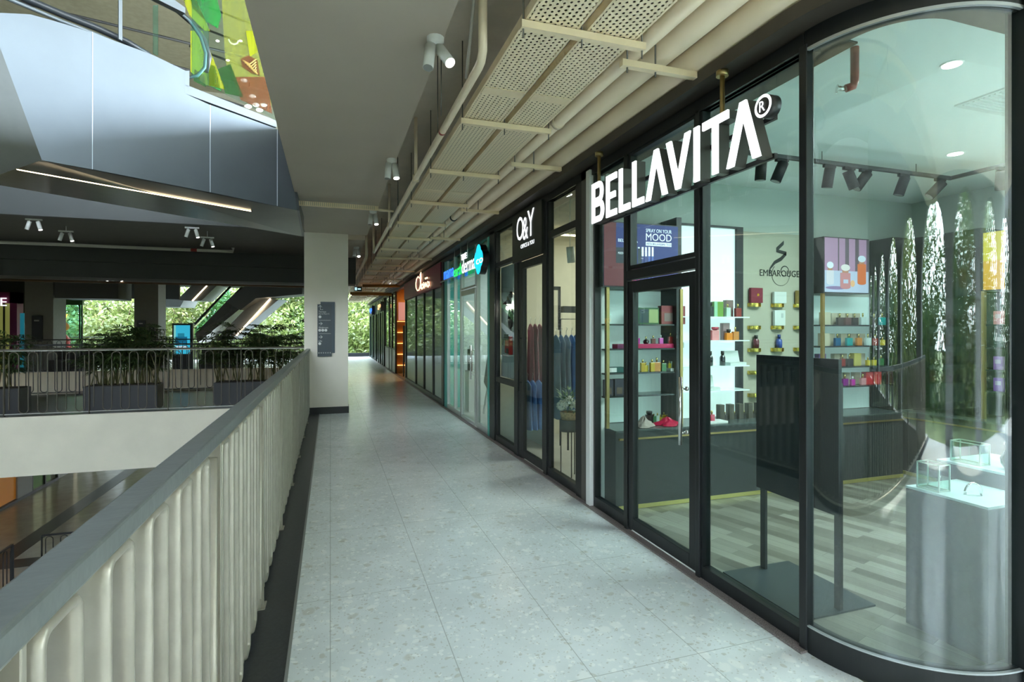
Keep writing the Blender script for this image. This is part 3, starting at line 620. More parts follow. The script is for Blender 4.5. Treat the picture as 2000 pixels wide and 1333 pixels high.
for k, (px, cc) in enumerate(((1244, (.45, .06, .16)), (1258, (.07, .09, .25)), (1271, (.10, .16, .5)))):
    a = on_y(px-5, 483, yy).x; b = on_y(px+5, 483, yy).x; zt = on_y(px, 483, yy).z; zm = on_y(px, 501, yy).z
    q = pq(a, b, 2.0, zm, em('tube%d' % k, (cc[0]*1.3, cc[1]*1.3, cc[2]*1.3)), lb, 'printed_tube', yy-.002); pq(a, b, zm, zt, TW, q, 'printed_cap', yy-.002)
    pq(a+(b-a)*.38, a+(b-a)*.62, 2.02, zt, MATS['print_navy'], q, 'printed_shade', yy-.0045)
lb2 = lightbox(4.84, 5.47, YF-.04, 1.985, 2.57, 'lit poster of three perfume jars before a lilac curtain')
pq(4.85, 5.46, 2.22, 2.56, em('lilac', (.50, .30, .48), .7), lb2, 'poster'); pq(4.85, 5.46, 1.995, 2.22, em('iceblue', (.55, .65, .85), .8), lb2, 'poster')
for k, (a, b) in enumerate(((5.03, 5.045), (5.13, 5.18), (5.27, 5.32), (5.43, 5.46))): pq(a, b, 2.22, 2.56, em('plumshade', (.16, .13, .17), .5), lb2, 'curtain_fold', yy-.002)
def ell(cx, cz, rx, rz, m, parent, name, y, n=20): G().prism([(cx+rx*math.cos(2*PI*i/n), y, cz+rz*math.sin(2*PI*i/n)) for i in range(n)], (0, .002, 0)).build(name, m, parent)
for cx, zb, w, h, cc, cap in ((4.92, 2.09, .10, .13, (.72, .72, .80), (.75, .85, .95)), (5.13, 2.05, .14, .15, (.60, .25, .27), (.80, .80, .78)), (5.36, 2.10, .12, .20, (.72, .18, .05), (.65, .80, .92))):
    q = pq(cx-w/2, cx+w/2, zb, zb+h, em('jar%d' % int(cx*100), cc), lb2, 'printed_jar', yy-.003)
    ell(cx, zb, w/2, .02, MATS['print_jar%d' % int(cx*100)], q, 'printed_base', yy-.0055); pq(cx-w*.3, cx+w*.3, zb+h, zb+h+.03, em('amberneck', (.5, .25, .15)), q, 'printed_neck', yy-.003)
    ell(cx, zb+h+.055, w*.45, .035, em('cap%d' % int(cx*100), cap), q, 'printed_lid', yy-.006)
pq(5.10, 5.165, 2.09, 2.13, MATS['print_iceblue'], lb2, 'printed_label', yy-.006)
ell(5.23, 2.09, .03, .035, em('peach', (.85, .5, .25)), lb2, 'printed_flower', yy-.006); ell(5.0, 2.04, .14, .018, em('shade2', (.28, .2, .4)), lb2, 'printed_shadow', yy-.003)
# right wall lightbox
XF = 6.14
t3 = thing('lightbox', (XF, 2.8, 1.985), 'yellow and orange lit poster on the right-hand shop wall', 'lightbox')
G().box(XF, 6.54, 2.0, 3.66, 1.985, 2.57).build('housing', DARKSTEEL, t3)
def rq(y0, y1, z0, z1, m, nm, dx=.002): return G().box(XF-dx, XF-dx+.0018, y0, y1, z0, z1).build(nm, m, t3)
rq(2.01, 3.65, 2.28, 2.56, em('yellow', (.72, .58, .03)), 'poster'); rq(2.01, 3.65, 1.995, 2.28, em('orange', (.78, .40, .02)), 'poster')
rq(2.95, 3.2, 2.12, 2.52, em('amberbottle', (.35, .16, .08)), 'printed_bottle', .004); rq(2.93, 3.26, 2.2, 2.33, TW, 'printed_label', .006); rq(2.9, 3.4, 2.03, 2.10, em('redshade', (.6, .12, .05)), 'printed_base', .005)
G().prism([(XF-.006, 3.42, 2.09), (XF-.006, 3.2, 2.05), (XF-.006, 3.18, 2.2), (XF-.006, 3.28, 2.23)], (.002, 0, 0)).build('printed_petal', em('petal', (.8, .75, .5)), t3)
rq(2.45, 2.75, 2.1, 2.5, em('green', (.1, .25, .08)), 'printed_bottle', .004)
t = thing('shelf_unit', (6.35, 2.8, .715), 'black shelves on the right-hand wall under the yellow poster', 'shelf unit')
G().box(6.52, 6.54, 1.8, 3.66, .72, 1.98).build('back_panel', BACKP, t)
for z in SH: G().box(XF+.02, 6.52, 1.8, 3.66, z-.014, z).build('shelf', SHB, t)
G().box(XF, XF+.03, 3.64, 3.67, .716, 1.985).build('upright', DGOLD, t)
dk = thing('tall_cabinet', (6.1, 4.3, .012), 'near-black full-height cabinet in the back corner of the perfume shop', 'cabinet')
DKG = mat('gloss_black', (.012, .018, .016), .12, coat=.3)
G().box(5.86, XF+.02, YF-.02, YB-.01, .72, 2.62).box(XF, 6.54, 3.68, YB-.02, .72, 2.62).build('body', DKG, dk)
G().box(5.99, 5.998, YF-.026, YF-.02, .8, 2.55).build('door_gap', DARKSTEEL, dk)

# --- products
def proto_bottle(body, cap, w=.05, d=.03, h=.055, ch=.03, cw=.016, shape='box'):
    t = thing('perfume_bottle', (0, 0, -50), 'x', 'bottle'); t.location = (0, 0, 0); WL[t.name] = Vector((0, 0, 0))
    g = G()
    if shape == 'box': g.box(-w/2, w/2, -d/2, d/2, 0, h)
    elif shape == 'round': g.lathe((0, 0, 0), [(.001, 0), (w/2*.9, 0), (w/2, h*.15), (w/2, h*.7), (w*.3, h*.93), (cw*.6, h)], 14)
    elif shape == 'shoulder': g.lathe((0, 0, 0), [(.001, 0), (w/2, 0), (w/2, h*.78), (w/2*.8, h*.92), (cw*.55, h)], 12)
    elif shape == 'low': g.lathe((0, 0, 0), [(.001, 0), (w/2*.6, 0), (w/2, h*.4), (w/2*.8, h*.8), (cw*.6, h)], 14)
    g.build('bottle_body', body, t, local=True, bevel=.003 if shape == 'box' else 0)
    g2 = G().cyl((0, 0, h), cw*.35, .006, 10).cyl((0, 0, h+.006), cw/2, ch-.006, 12)
    g2.build('cap', cap, t, local=True)
    return t
def gm(name, c, r=.12): return mat('glass_'+name, c, r, coat=.5, spec=.8)
BLKC = mat('black_cap', (.02, .02, .02), .3); GC = mat('gold_cap', (.62, .52, .2), .25, .9); CLC = mat('clear_cap', (.7, .75, .75), .15)
used = []
PR = {}
def bottle(key, x, y, z, label, s=1, group=None, rz=0):
    if key not in PR: PR[key] = [proto_bottle(*BK[key][0], **BK[key][1]), False]
    p = PR[key]
    if not p[1]:
        p[1] = True; o = p[0]; o.location = (x, y, z); o.scale = (s,)*3; o['label'] = label; o.rotation_euler.z = rz
        if group: o['group'] = group
        return o
    return copy_tree(p[0], None, (x, y, z), rz, label, group, s)
BK = {
 'magenta': ((gm('magenta', (.55, .03, .38)), CLC), dict(w=.05, h=.065)),
 'darkred': ((gm('darkred', (.14, .01, .015)), GC), dict(w=.05, h=.06)),
 'roundblack': ((gm('black', (.02, .015, .015)), GC), dict(w=.07, h=.05, shape='low')),
 'amber': ((gm('amber', (.55, .38, .03)), GC), dict(w=.045, h=.085)),
 'lemon': ((gm('lemon', (.62, .50, .05)), GC), dict(w=.045, h=.06)),
 'green': ((gm('green', (.06, .20, .09)), GC), dict(w=.05, h=.075)),
 'teal': ((gm('teal', (.01, .32, .33)), GC), dict(w=.08, h=.085, ch=.045)),
 'deepblue': ((gm('deepblue', (.01, .10, .22)), GC), dict(w=.075, h=.085, ch=.045)),
 'orange': ((gm('orange', (.75, .24, .02)), BLKC), dict(w=.06, h=.06, cw=.035, shape='box')),
 'copper': ((gm('copper', (.55, .22, .05)), GC), dict(w=.07, h=.085, ch=.045)),
 'pale': ((gm('pale', (.55, .68, .68)), GC), dict(w=.075, h=.085, ch=.045)),
 'wine': ((gm('wine', (.25, .03, .03)), GC), dict(w=.06, h=.08, ch=.04)),
 'smoke': ((gm('smoke', (.05, .05, .05)), GC), dict(w=.08, h=.08, ch=.045)),
 'mauve': ((gm('mauve', (.14, .08, .08)), GC), dict(w=.08, h=.08, ch=.045)),
 'purple': ((gm('purple', (.25, .02, .25)), GC), dict(w=.075, h=.075, ch=.045)),
 'pink': ((gm('pink', (.65, .30, .33)), GC), dict(w=.07, h=.075, ch=.045)),
 'blacksq': ((gm('blacksq', (.015, .018, .02)), BLKC), dict(w=.10, h=.10, cw=.07, ch=.04)),
 'rosesq': ((gm('rosesq', (.75, .28, .30)), mat('rose_cap', (.6, .1, .15), .3)), dict(w=.085, h=.10, cw=.065, ch=.03)),
 'apothecary': ((gm('apoth', (.02, .022, .03)), BLKC), dict(w=.05, h=.09, cw=.03, ch=.04, shape='shoulder')),
 'clear': ((gm('clear', (.55, .7, .62)), GC), dict(w=.045, h=.08)),
 'blackred': ((gm('blackred', (.12, .015, .03)), BLKC), dict(w=.065, h=.10, cw=.04, ch=.04, shape='shoulder')),
 'cobalt': ((gm('cobalt', (.02, .07, .35)), mat('blue_cap', (.01, .04, .2), .3)), dict(w=.065, h=.10, cw=.035, ch=.045, shape='shoulder')),
 'crimson': ((gm('crimson', (.55, .03, .08)), GC), dict(w=.04, h=.05)),
}
def boxp(x0, x1, y0, y1, z0, h, m, label, name='perfume_box', cat='box', faces=(), bevel=.002, group=None):
    t = thing(name, ((x0+x1)/2, (y0+y1)/2, z0), label, cat, group)
    G().box(x0, x1, y0, y1, z0, z0+h).build('carton', m, t, bevel=bevel)
    for (u0, u1, v0, v1, mm, nm) in faces: G().box(x0+(x1-x0)*u0, x0+(x1-x0)*u1, y0-.0015, y0, z0+h*v0, z0+h*v1).build(nm, mm, t)
    return t
def X(px, y=4.42): return on_y(px, 645, y).x
def cm(n, c, r=.5): return mat('card_'+n, c, r)
YS = 4.45
z = SH[3]
b = boxp(X(1248), X(1291), YS, YS+.06, z, .155, cm('green', (.04, .14, .06)), 'green gift box with a dark and a lime panel on the top shelf, left unit', faces=((.1, .5, .08, .9, cm('darkteal', (.03, .07, .09)), 'dark_panel'), (.53, .95, .08, .9, cm('lime', (.40, .48, .22)), 'lime_panel')))
b = boxp(X(1293), X(1340), YS-.02, YS+.04, z, .175, cm('rose', (.30, .07, .08)), 'rose-red gift box with a window, on the top shelf beside the green one', faces=((.12, .88, .15, .6, cm('window', (.28, .2, .2)), 'window_panel'),))
z = SH[2]
bx_ = boxp(X(1205), X(1324), YS-.04, YS+.06, z, .04, cm('fuchsia', (.55, .02, .12)), 'long fuchsia tray on the second shelf carrying small bottles', 'tray', 'tray', faces=((.0, .15, 0, 1, cm('plum', (.15, .01, .08)), 'end_panel'),))
for px, k, lab in ((1247, 'magenta', 'magenta bottle with clear cap at the left end of the fuchsia tray'), (1264, 'roundblack', 'squat black bottle with gold cap on the fuchsia tray'), (1278, 'darkred', 'dark red square bottle in the middle of the fuchsia tray'), (1293, 'magenta', 'magenta bottle right of the middle of the fuchsia tray'), (1312, 'wine', 'wine-red bottle at the right end of the fuchsia tray')):
    bottle(k, X(px), YS-.01, z+.04, lab, .85)
bottle('green', X(1323), YS, z+.04*0, 'small dark green bottle right of the fuchsia tray', .8); bottle('pale', X(1335), YS, z, 'small pale bottle beside the dark post, second shelf', .6)
z = SH[1]
boxp(X(1190), X(1222), YS-.03, YS+.05, z, .05, cm('teal', (.02, .11, .10)), 'dark teal flat box on the third shelf behind the gold upright', faces=((0, .45, .1, .9, WHITE, 'white_panel'),))
for px, k, lab in ((1245, 'clear', 'slim clear bottle first in the yellow row'), (1257, 'amber', 'amber bottle second in the yellow row, third shelf'), (1266, 'lemon', 'lemon-yellow bottle between taller amber ones'), (1275, 'amber', 'amber bottle right of the lemon-yellow one'), (1287, 'copper', 'copper bottle with gold cap, third shelf'), (1299, 'green', 'bright green square bottle in the middle of the third shelf')):
    bottle(k, X(px), YS+random.uniform(-.02, .03), z, lab, 1)
boxp(X(1309), X(1334), YS-.04, YS+.05, z, .028, WHITE, 'low white tray at the right end of the third shelf', 'tray', 'tray')
for px, k, lab in ((1311, 'lemon', 'small yellow bottle at the left of the white tray'), (1318, 'pale', 'small pale bottle in the middle of the white tray'), (1327, 'green', 'small green bottle at the right of the white tray')): bottle(k, X(px), YS, z+.028, lab, .75)
z = SH[0]
for i, px in enumerate((1180, 1201, 1222)): boxp(X(px), X(px+18), YS-.03, YS+.03, z, .15, cm('night', (.035, .035, .06)), 'dark patterned gift box on the lowest left shelf, %s' % ('behind the gold upright', 'between two like it', 'beside the door frame')[i], faces=((.2, .8, .1, .5, cm('bronze', (.14, .1, .07)), 'pattern_panel'),))
# counter clutter
z = .715
fb = G()
def cloth(name, cx, cy, z0, rx, ry, h, m, label):
    g = G(); n, k = 22, 7; vs = []; rnd = random.Random(name+label)
    for j in range(k+1):
        rr = j/k
        for i in range(n):
            a = 2*PI*i/n; f = 1+.3*math.sin(3*a+rnd.random())+.15*rnd.random(); zz = h*max(0, (1-rr)**.8)*(1+.35*math.sin(5*a+j*1.3)) if j < k else 0
            vs.append((cx+rx*rr*f*math.cos(a), cy+ry*rr*f*math.sin(a), z0+.004+max(0, zz)))
    fs = [(j*n+i, j*n+(i+1) % n, (j+1)*n+(i+1) % n, (j+1)*n+i) for j in range(k) for i in range(n)]
    g.add(vs, fs, True); o = g.build(name, m); tag(o, label, 'cloth'); return o
cloth('crumpled_cloth', X(1262, 4.3), 4.34, z, .10, .06, .075, mat('beige_cloth', (.42, .36, .33), .8), 'crumpled beige cloth on the counter left of the door handle')
cloth('crumpled_cloth', X(1307, 4.33), 4.36, z, .13, .08, .055, mat('crimson_satin', (.50, .01, .06), .35), 'crumpled crimson satin on the counter behind the door handle')
boxp(X(1320, 4.45), X(1333, 4.45), 4.45, 4.48, z, .12, cm('crimson', (.50, .03, .06)), 'crimson card standing behind the satin on the counter')
for i, (px, k) in enumerate(((1268, 'blacksq'), (1277, 'green'), (1284, 'clear'), (1290, 'lemon'), (1297, 'amber'), (1303, 'lemon'), (1309, 'teal'))): bottle(k, X(px, 4.52), 4.52, z, 'tester bottle in the back row on the counter, '+('black one at its left end', 'green', 'clear', 'pale yellow left of the amber one', 'amber', 'pale yellow right of the amber one', 'teal at its right end')[i], .8)
# niche products
yn = 4.45
z = 1.73
bottle('blacksq', X(1384, yn), yn, z, 'square black bottle with wide cap on the top glass shelf', 1)
boxp(X(1395, yn), X(1413, yn), yn, yn+.05, z, .15, cm('apple', (.16, .32, .05)), 'apple-green perfume box on the top glass shelf', faces=((0, .35, 0, 1, cm('mint', (.32, .6, .4)), 'side_stripe'),))
bottle('clear', X(1421, yn), yn, z, 'pale green clear bottle on the top glass shelf', 1.15); boxp(X(1424, yn), X(1438, yn), yn+.04, yn+.09, z, .17, cm('taupe', (.22, .15, .14)), 'taupe box behind the pale green bottle'); bottle('wine', X(1441, yn), yn, z, 'dark wine bottle at the right end of the top glass shelf', 1.1)
z = 1.50
boxp(X(1376, yn), X(1385, yn), yn, yn+.05, z, .15, cm('pinkbox', (.55, .22, .22)), 'pink box beside the mullion on the second glass shelf')
bottle('rosesq', X(1396, yn), yn, z, 'square rose bottle with red cap on the second glass shelf', 1); boxp(X(1403, yn), X(1411, yn), yn+.04, yn+.09, z, .13, cm('dust', (.38, .28, .26)), 'dusty pink box behind the rose bottle')
boxp(X(1418, yn), X(1431, yn), yn+.04, yn+.09, z, .17, cm('plumgrey', (.35, .25, .27)), 'grey-plum box behind the orange bottle'); bottle('orange', X(1423, yn), yn, z, 'square orange bottle with black cap, second glass shelf', 1.2); bottle('copper', X(1436, yn), yn, z, 'tall copper bottle at the right end of the second glass shelf', 1)
z = 1.25
for px, lab in ((1377, 'dark apothecary bottle beside the mullion'), (1387, 'dark apothecary bottle second from the mullion'), (1411, 'dark apothecary bottle beside the white case')): 
    o = bottle('apothecary', X(px, yn), yn, z, lab+', third glass shelf', 1.1)
def case(x0, x1, y0, y1, z0, label):
    t = thing('presentation_case', ((x0+x1)/2, (y0+y1)/2, z0), label, 'case')
    m = mat('case_white', (.62, .68, .67), .4)
    G().box(x0, x1, y0, y1, z0, z0+.03).build('tray', m, t, bevel=.003); G().prism([(x0, y1-.012, z0+.03), (x1, y1-.012, z0+.03), (x1, y1+.015, z0+.14), (x0, y1+.015, z0+.14)], (0, -.012, 0)).build('lid', m, t)
case(X(1413, yn)+.05, 3.93, 4.41, 4.53, z, 'open white presentation case on the third glass shelf')
case(X(1376, yn), X(1402, yn), 4.41, 4.53, 1.01, 'open white presentation case on the lowest glass shelf')
z = .715
boxp(X(1379, 4.3), X(1418, 4.3), 4.27, 4.40, z, .02, WHITE, 'white folder lying on the counter under the niche', 'folder', 'folder')
bottle('crimson', X(1390, 4.33), 4.33, z+.02, 'small crimson bottle on the white folder', 1.2); bottle('apothecary', X(1378, 4.45), 4.47, z, 'dark bottle beside the mullion on the counter', 1.3)
for i in range(6): 
    x = 3.62+i*.115; boxp(x, x+.055, 4.42, 4.48, z, .15, cm('khaki', (.09, .085, .07)), 'dark khaki carton in the row on the counter, %s' % ('leftmost', 'second from the left', 'third from the left', 'third from the right', 'second from the right', 'rightmost')[i], group='khaki cartons on the counter'); bottle('smoke', x+.083, 4.45, z, 'grey tester bottle on the counter right of the %s khaki carton' % ('leftmost', 'second', 'third', 'fourth', 'fifth', 'rightmost')[i], .6)
# gold half-round ledges
def ledge(x, z, lab):
    g = G(); n = 14; pts = [(x+.08*math.cos(PI+PI*i/n), 4.578+.06*math.sin(PI+PI*i/n), z-.04) for i in range(n+1)]
    g.prism(pts, (0, 0, .038)); o = g.build('gold_ledge', mat('fluted_gold', (.75, .55, .15), .22, 1, noise=.5, nscale=30)); tag(o, lab, 'ledge', 'gold ledges on the beige wall'); return o
cn = ('left', 'middle', 'right'); rn = ('top', 'second', 'third', 'fourth', 'lowest')
for r in range(5):
    for cc in range(3): ledge(4.17+.30*cc, 1.88-.233*r, 'small half-round gold ledge, %s row, %s column' % (rn[r], cn[cc]))
def ld(c, r): return 4.17+.30*c, 1.88-.233*r
x, z = ld(0, 0); boxp(x-.075, x+.075, 4.53, 4.56, z, .155, cm('maroonbook', (.20, .02, .04)), 'maroon case with a gold square on the top left gold ledge', faces=((.5, .68, .45, .62, GOLD, 'gold_square'),))
x, z = ld(1, 0); boxp(x-.075, x+.085, 4.53, 4.56, z, .12, cm('ivory', (.62, .68, .66)), 'white case on the top middle gold ledge')
x, z = ld(2, 0); boxp(x-.07, x+.05, 4.53, 4.56, z, .14, DGOLD, 'gold case on the top right gold ledge')
x, z = ld(1, 1); boxp(x-.07, x+.07, 4.53, 4.56, z, .16, MATS['card_ivory'], 'tall white case on the second-row middle gold ledge', faces=((.6, .8, .5, .8, cm('seal', (.45, .5, .5)), 'seal'),))
x, z = ld(0, 2); bottle('blackred', x, 4.545, z, 'black and red bottle alone on the third-row left gold ledge', .95)
x, z = ld(1, 2); bottle('cobalt', x, 4.545, z, 'cobalt blue bottle alone on the third-row middle gold ledge', .95)
# right unit products
rows = [
 (SH[3], [(1622, 'box'), (1645, 'smoke'), (1660, 'mauve'), (1674, 'smoke'), (1690, 'pale'), (1712, 'smoke'), (1728, 'teal')]),
 (SH[2], [(1620, 'box'), (1640, 'deepblue'), (1663, 'teal'), (1682, 'copper'), (1700, 'pale'), (1714, 'wine'), (1729, 'lemon')]),
 (SH[1], [(1613, 'pbox'), (1650, 'wine'), (1664, 'smoke'), (1682, 'ybox'), (1700, 'lemon'), (1712, 'lemon'), (1726, 'green')]),
 (SH[0], [(1630, 'box'), (1655, 'purple'), (1670, 'magenta'), (1690, 'pink'), (1705, 'rbox'), (1722, 'rbox')])]
rown = ['top', 'second', 'third', 'lowest']
desc = {'smoke': 'smoke-black', 'mauve': 'mauve-brown', 'pale': 'pale blue', 'teal': 'teal', 'deepblue': 'deep blue', 'copper': 'copper-orange', 'wine': 'wine red', 'lemon': 'lemon yellow', 'green': 'green', 'purple': 'purple', 'magenta': 'magenta', 'pink': 'pink'}
BXM = {'box': (cm('cream', (.50, .48, .36)), 'cream'), 'pbox': (cm('violet', (.14, .09, .22)), 'violet'), 'ybox': (cm('yellow', (.50, .45, .12)), 'yellow'), 'rbox': (cm('red', (.50, .02, .03)), 'red')}
pos = ['first', 'second', 'third', 'fourth', 'fifth', 'sixth', 'seventh']
for ri, (z, row) in enumerate(rows):
    for ii, (px, k) in enumerate(row):
        if k in BXM: 
            x = X(px); boxp(x-.05, x+.05, 4.46, 4.52, z, .135, BXM[k][0], '%s perfume box, %s from the left on the %s shelf right of the beige wall' % (BXM[k][1], pos[ii], rown[ri]))
        else:
            x = X(px); bottle(k, x, 4.45, z, '%s bottle, %s on the %s shelf right of the beige wall' % (desc[k], pos[ii], rown[ri]))
            if ii in (1, 2, 3, 4): boxp(x-.03, x+.05, 4.52, 4.57, z, .13, BXM['box'][0], 'cream carton behind the %s bottle, %s shelf right of the beige wall' % (pos[ii], rown[ri]))
# right wall products
for ri, (z, cols) in enumerate(((SH[3], [(.5, .2, .2), (.1, .12, .35), (.7, .25, .08), (.6, .62, .5), (.5, .55, .5)]), (SH[2], [(.03, .06, .05)]*3+[(.1, .5, .5), (.03, .06, .05)]), (SH[1], [(.25, .12, .35), (.55, .06, .05), (.5, .12, .2), (.5, .12, .22), (.6, .62, .6), (.5, .5, .48)]), (SH[0], [(.2, .08, .35), (.5, .12, .3), (.5, .45, .4), (.35, .33, .3), (.2, .55, .55), (.4, .42, .4)]))):
    for i, cc in enumerate(cols):
        y = 3.56-i*.13
        nm = 'rw%d%d' % (ri, i)
        names = [('wine', 'navy', 'orange', 'stone', 'grey'), ('black', 'black', 'black', 'turquoise', 'black'), ('violet', 'scarlet', 'rose', 'pink', 'white', 'grey'), ('indigo', 'magenta', 'sand', 'taupe', 'aqua', 'silver')][ri]
        t = thing('perfume_box', (6.24, y, z), 'small %s carton, %s from the corner cabinet on the %s shelf of the right-hand wall' % (names[i], pos[i], rown[ri]), 'box')
        G().box(6.20, 6.27, y-.04, y+.04, z, z+.13).build('carton', cm(nm, cc), t, bevel=.002)
        G().box(6.198, 6.20, y-.025, y+.025, z+.06, z+.1).build('carton_label', cm(nm+'l', tuple(min(1, q*.5+.25) for q in cc)), t)
# track lights
trk = thing('lighting_track', (4, 3.5, 3.0), 'black L-shaped lighting track under the perfume shop ceiling', 'light track')
G().box(2.45, 5.46, 3.49, 3.52, 2.99, 3.02).box(5.43, 5.46, 1.9, 3.49, 2.99, 3.02).build('track', BLACK, trk)
g = G()
for x_, y_ in ((2.8, 3.505), (3.9, 3.505), (5.0, 3.505), (5.445, 2.6)): g.cyl((x_, y_, 3.02), .003, .075, 6)
g.build('wire', DARKSTEEL, trk)
SPM = mat('spot_black', (.008, .009, .01), .6, spec=.12)
def trackspot(x, y, dirv, lab, parent_name='track_spotlight'):
    t = thing('track_spotlight', (x, y, 2.99), lab, 'spotlight', 'spotlights on the perfume shop track')
    G().box(x-.06, x+.06, y-.014, y+.014, 2.965, 2.99).cyl((x, y, 2.93), .01, .04, 10).build('adapter', SPM, t)
    d = Vector(dirv).normalized(); c0 = Vector((x, y, 2.93))-d*.03
    q = G().cyl(c0, .042, .16, 20, ax=d).build('spot_body', SPM, t); G().cyl(c0+d*.1601, .034, .002, 20, ax=d).build('spot_lens', mat('lens', (.25, .25, .24), .2), q)
for i, (px, dv) in enumerate(((1432, (-.5, .3, -.8)), (1487, (.0, .1, -1)), (1527, (-.35, .2, -1)), (1620, (0, .2, -1)), (1658, (.35, -.1, -.9)), (1690, (-.55, .2, -.8)), (1765, (-.2, .2, -.9)), (1836, (-.55, .4, -.8)))):
    p = on_y(px, 340, 3.505); trackspot(p.x, 3.505, dv, 'black spotlight on the shop track, %s from the left' % (pos+['eighth'])[i])
trackspot(5.445, 3.1, (.35, .25, -.9), 'black spotlight on the short arm of the shop track')
# sprinkler, downlights, grille
RED = mat('red_pipe', (.30, .035, .03), .4)
t = thing('sprinkler_pipe', (2.62, 2.16, 2.85), 'red sprinkler drop pipe with metal head on the shop ceiling by the curved glass', 'sprinkler')
G().tube([(2.64, 2.17, 3.1), (2.64, 2.17, 2.92), (2.63, 2.17, 2.895), (2.60, 2.19, 2.885)], .021, 14).build('pipe', RED, t)
G().cyl((2.60, 2.19, 2.885), .013, .04, 10, ax=(-1, .6, .15)).cyl((2.565, 2.21, 2.887), .022, .004, 12, ax=(-1, .6, .1)).build('sprinkler_head', CHROME, t)
def downlight(x, y, z, r, lab, tilt=None):
    t = thing('downlight', (x, y, z), lab, 'ceiling light'); G().cyl((x, y, z-.006), r, .006, 28).build('rim', WHITE, t); G().cyl((x, y, z-.009), r*.82, .003, 28).build('lamp_face', LAMPW, t)
downlight(3.32, 2.13, 3.1, .055, 'round downlight in the shop ceiling near the curved glass'); downlight(5.03, 3.2, 3.1, .065, 'round downlight deep in the perfume shop ceiling')
t = thing('air_grille', (4.1, 2.4, 3.09), 'slatted grey air grille in the perfume shop ceiling', 'air grille')
G().box(3.95, 4.5, 2.18, 2.52, 3.09, 3.1).build('grille_frame', mat('grille_grey', (.62, .68, .65), .5), t)
g = G(); [g.box(3.97, 4.48, 2.20+.03*i, 2.212+.03*i, 3.083, 3.09) for i in range(10)]; g.build('slats', mat('slat_grey', (.55, .6, .58), .5), t)
# notice board stand
t = thing('notice_board', (2.7, 2.63, .012), 'blank charcoal board on two legs with a flat base, just inside the glass', 'board stand')
G().box(2.69, 2.715, 2.31, 2.93, .556, 1.436).build('board', NAVYB, t, bevel=.002)
for y in (2.90, 2.34): G().box(2.715, 2.735, y-.02, y+.02, .02, 1.3).build('leg', DARKSTEEL, t)
G().box(2.43, 2.97, 2.31, 2.94, .012, .022).build('base_plate', mat('slate_base', (.035, .05, .058), .35), t)
# pedestals and display glass
t = thing('pedestal', (3.2, 1.95, .012), 'charcoal display plinth with a pale top behind the curved glass', 'plinth')
G().box(2.96, 3.36, 1.74, 2.13, .012, .745).build('body', mat('plinth_grey', (.045, .062, .08), .3, noise=.1, nscale=10), t, bevel=.003); G().box(2.96, 3.36, 1.74, 2.13, .745, .757).build('top', mat('plinth_top', (.62, .76, .78), .2), t)
t = thing('pedestal', (3.75, 2.0, .012), 'taller charcoal plinth with a pale top behind the first plinth', 'plinth')
G().box(3.38, 3.85, 1.74, 2.25, .012, .83).build('body', MATS['plinth_grey'], t, bevel=.003); G().box(3.38, 3.85, 1.74, 2.25, .83, .842).build('top', MATS['plinth_top'], t)
def glassbox(x0, x1, y0, y1, z0, h, lab):
    t = thing('glass_block', ((x0+x1)/2, (y0+y1)/2, z0), lab, 'glass case'); G().box(x0, x1, y0, y1, z0, z0+h).build('glass_walls', glass('case_glass', (.62, .80, .72), .12, .9), t)
    g = G(); e = .003
    for x_ in (x0, x1):
        for y_ in (y0, y1): g.box(x_-e, x_+e, y_-e, y_+e, z0, z0+h)
    for zz in (z0+e, z0+h-e):
        for y_ in (y0, y1): g.box(x0, x1, y_-e, y_+e, zz-e, zz+e)
        for x_ in (x0, x1): g.box(x_-e, x_+e, y0, y1, zz-e, zz+e)
    g.build('glass_edge', mat('edge_pale', (.55, .66, .6), .3), t)
glassbox(2.99, 3.07, 1.98, 2.09, .757, .14, 'empty square glass case on the corner of the front plinth')
glassbox(3.42, 3.50, 2.05, 2.2, .842, .12, 'shallow glass case standing on the taller plinth')
t = thing('glass_vase', (3.55, 1.95, .842), 'dark round-bodied glass bottle with a flat stopper on the taller plinth', 'bottle')
G().lathe((3.5, 1.95, .842), [(.001, 0), (.025, 0), (.042, .03), (.045, .06), (.03, .095), (.022, .11), (.022, .135)], 18).build('bottle_body', gm('smokedbottle', (.04, .045, .03), .08), t); G().cyl((3.5, 1.95, .977), .03, .012, 18).build('stopper', CHROME, t)
t = thing('chrome_ring', (3.15, 1.86, .757), 'small chrome arch ornament on the front plinth', 'ornament')
g = G(); g.tube([(3.12+.03*math.cos(a), 1.9-.02*math.cos(a), .76+.055*math.sin(a)) for a in [PI*i/12 for i in range(13)]], .007, 8); g.build('arch', CHROME, t)
# poster inside the side glass
t = thing('window_poster', (3.3, 1.63, .14), 'blue poster with white figures behind the side glass at the right edge', 'poster')
G().box(2.945, 3.7, 1.61, 1.62, .14, .74).build('sheet', em('posterblue', (.10, .17, .33), .35), t); G().box(2.945, 3.7, 1.607, 1.61, .70, .74).build('header_band', em('posteryellow', (.55, .48, .22), .4), t)
G().sphere((3.0, 1.605, .40), .045, 12, (1, .05, 1.4)).build('white_figure', em('posterwhite', (.7, .75, .8), .5), t)
text('poster_text', 'SE', .05, MATS['print_posterwhite'], t, (2.96, 1.604, .6), (1, 0, 0), (0, 0, 1), height=.05, width=.08, extrude=.0005)
text('poster_text', 'L', .05, em('posterpink', (.75, .2, .35), .5), t, (2.955, 1.604, .22), (1, 0, 0), (0, 0, 1), height=.04, width=.03, extrude=.0005)

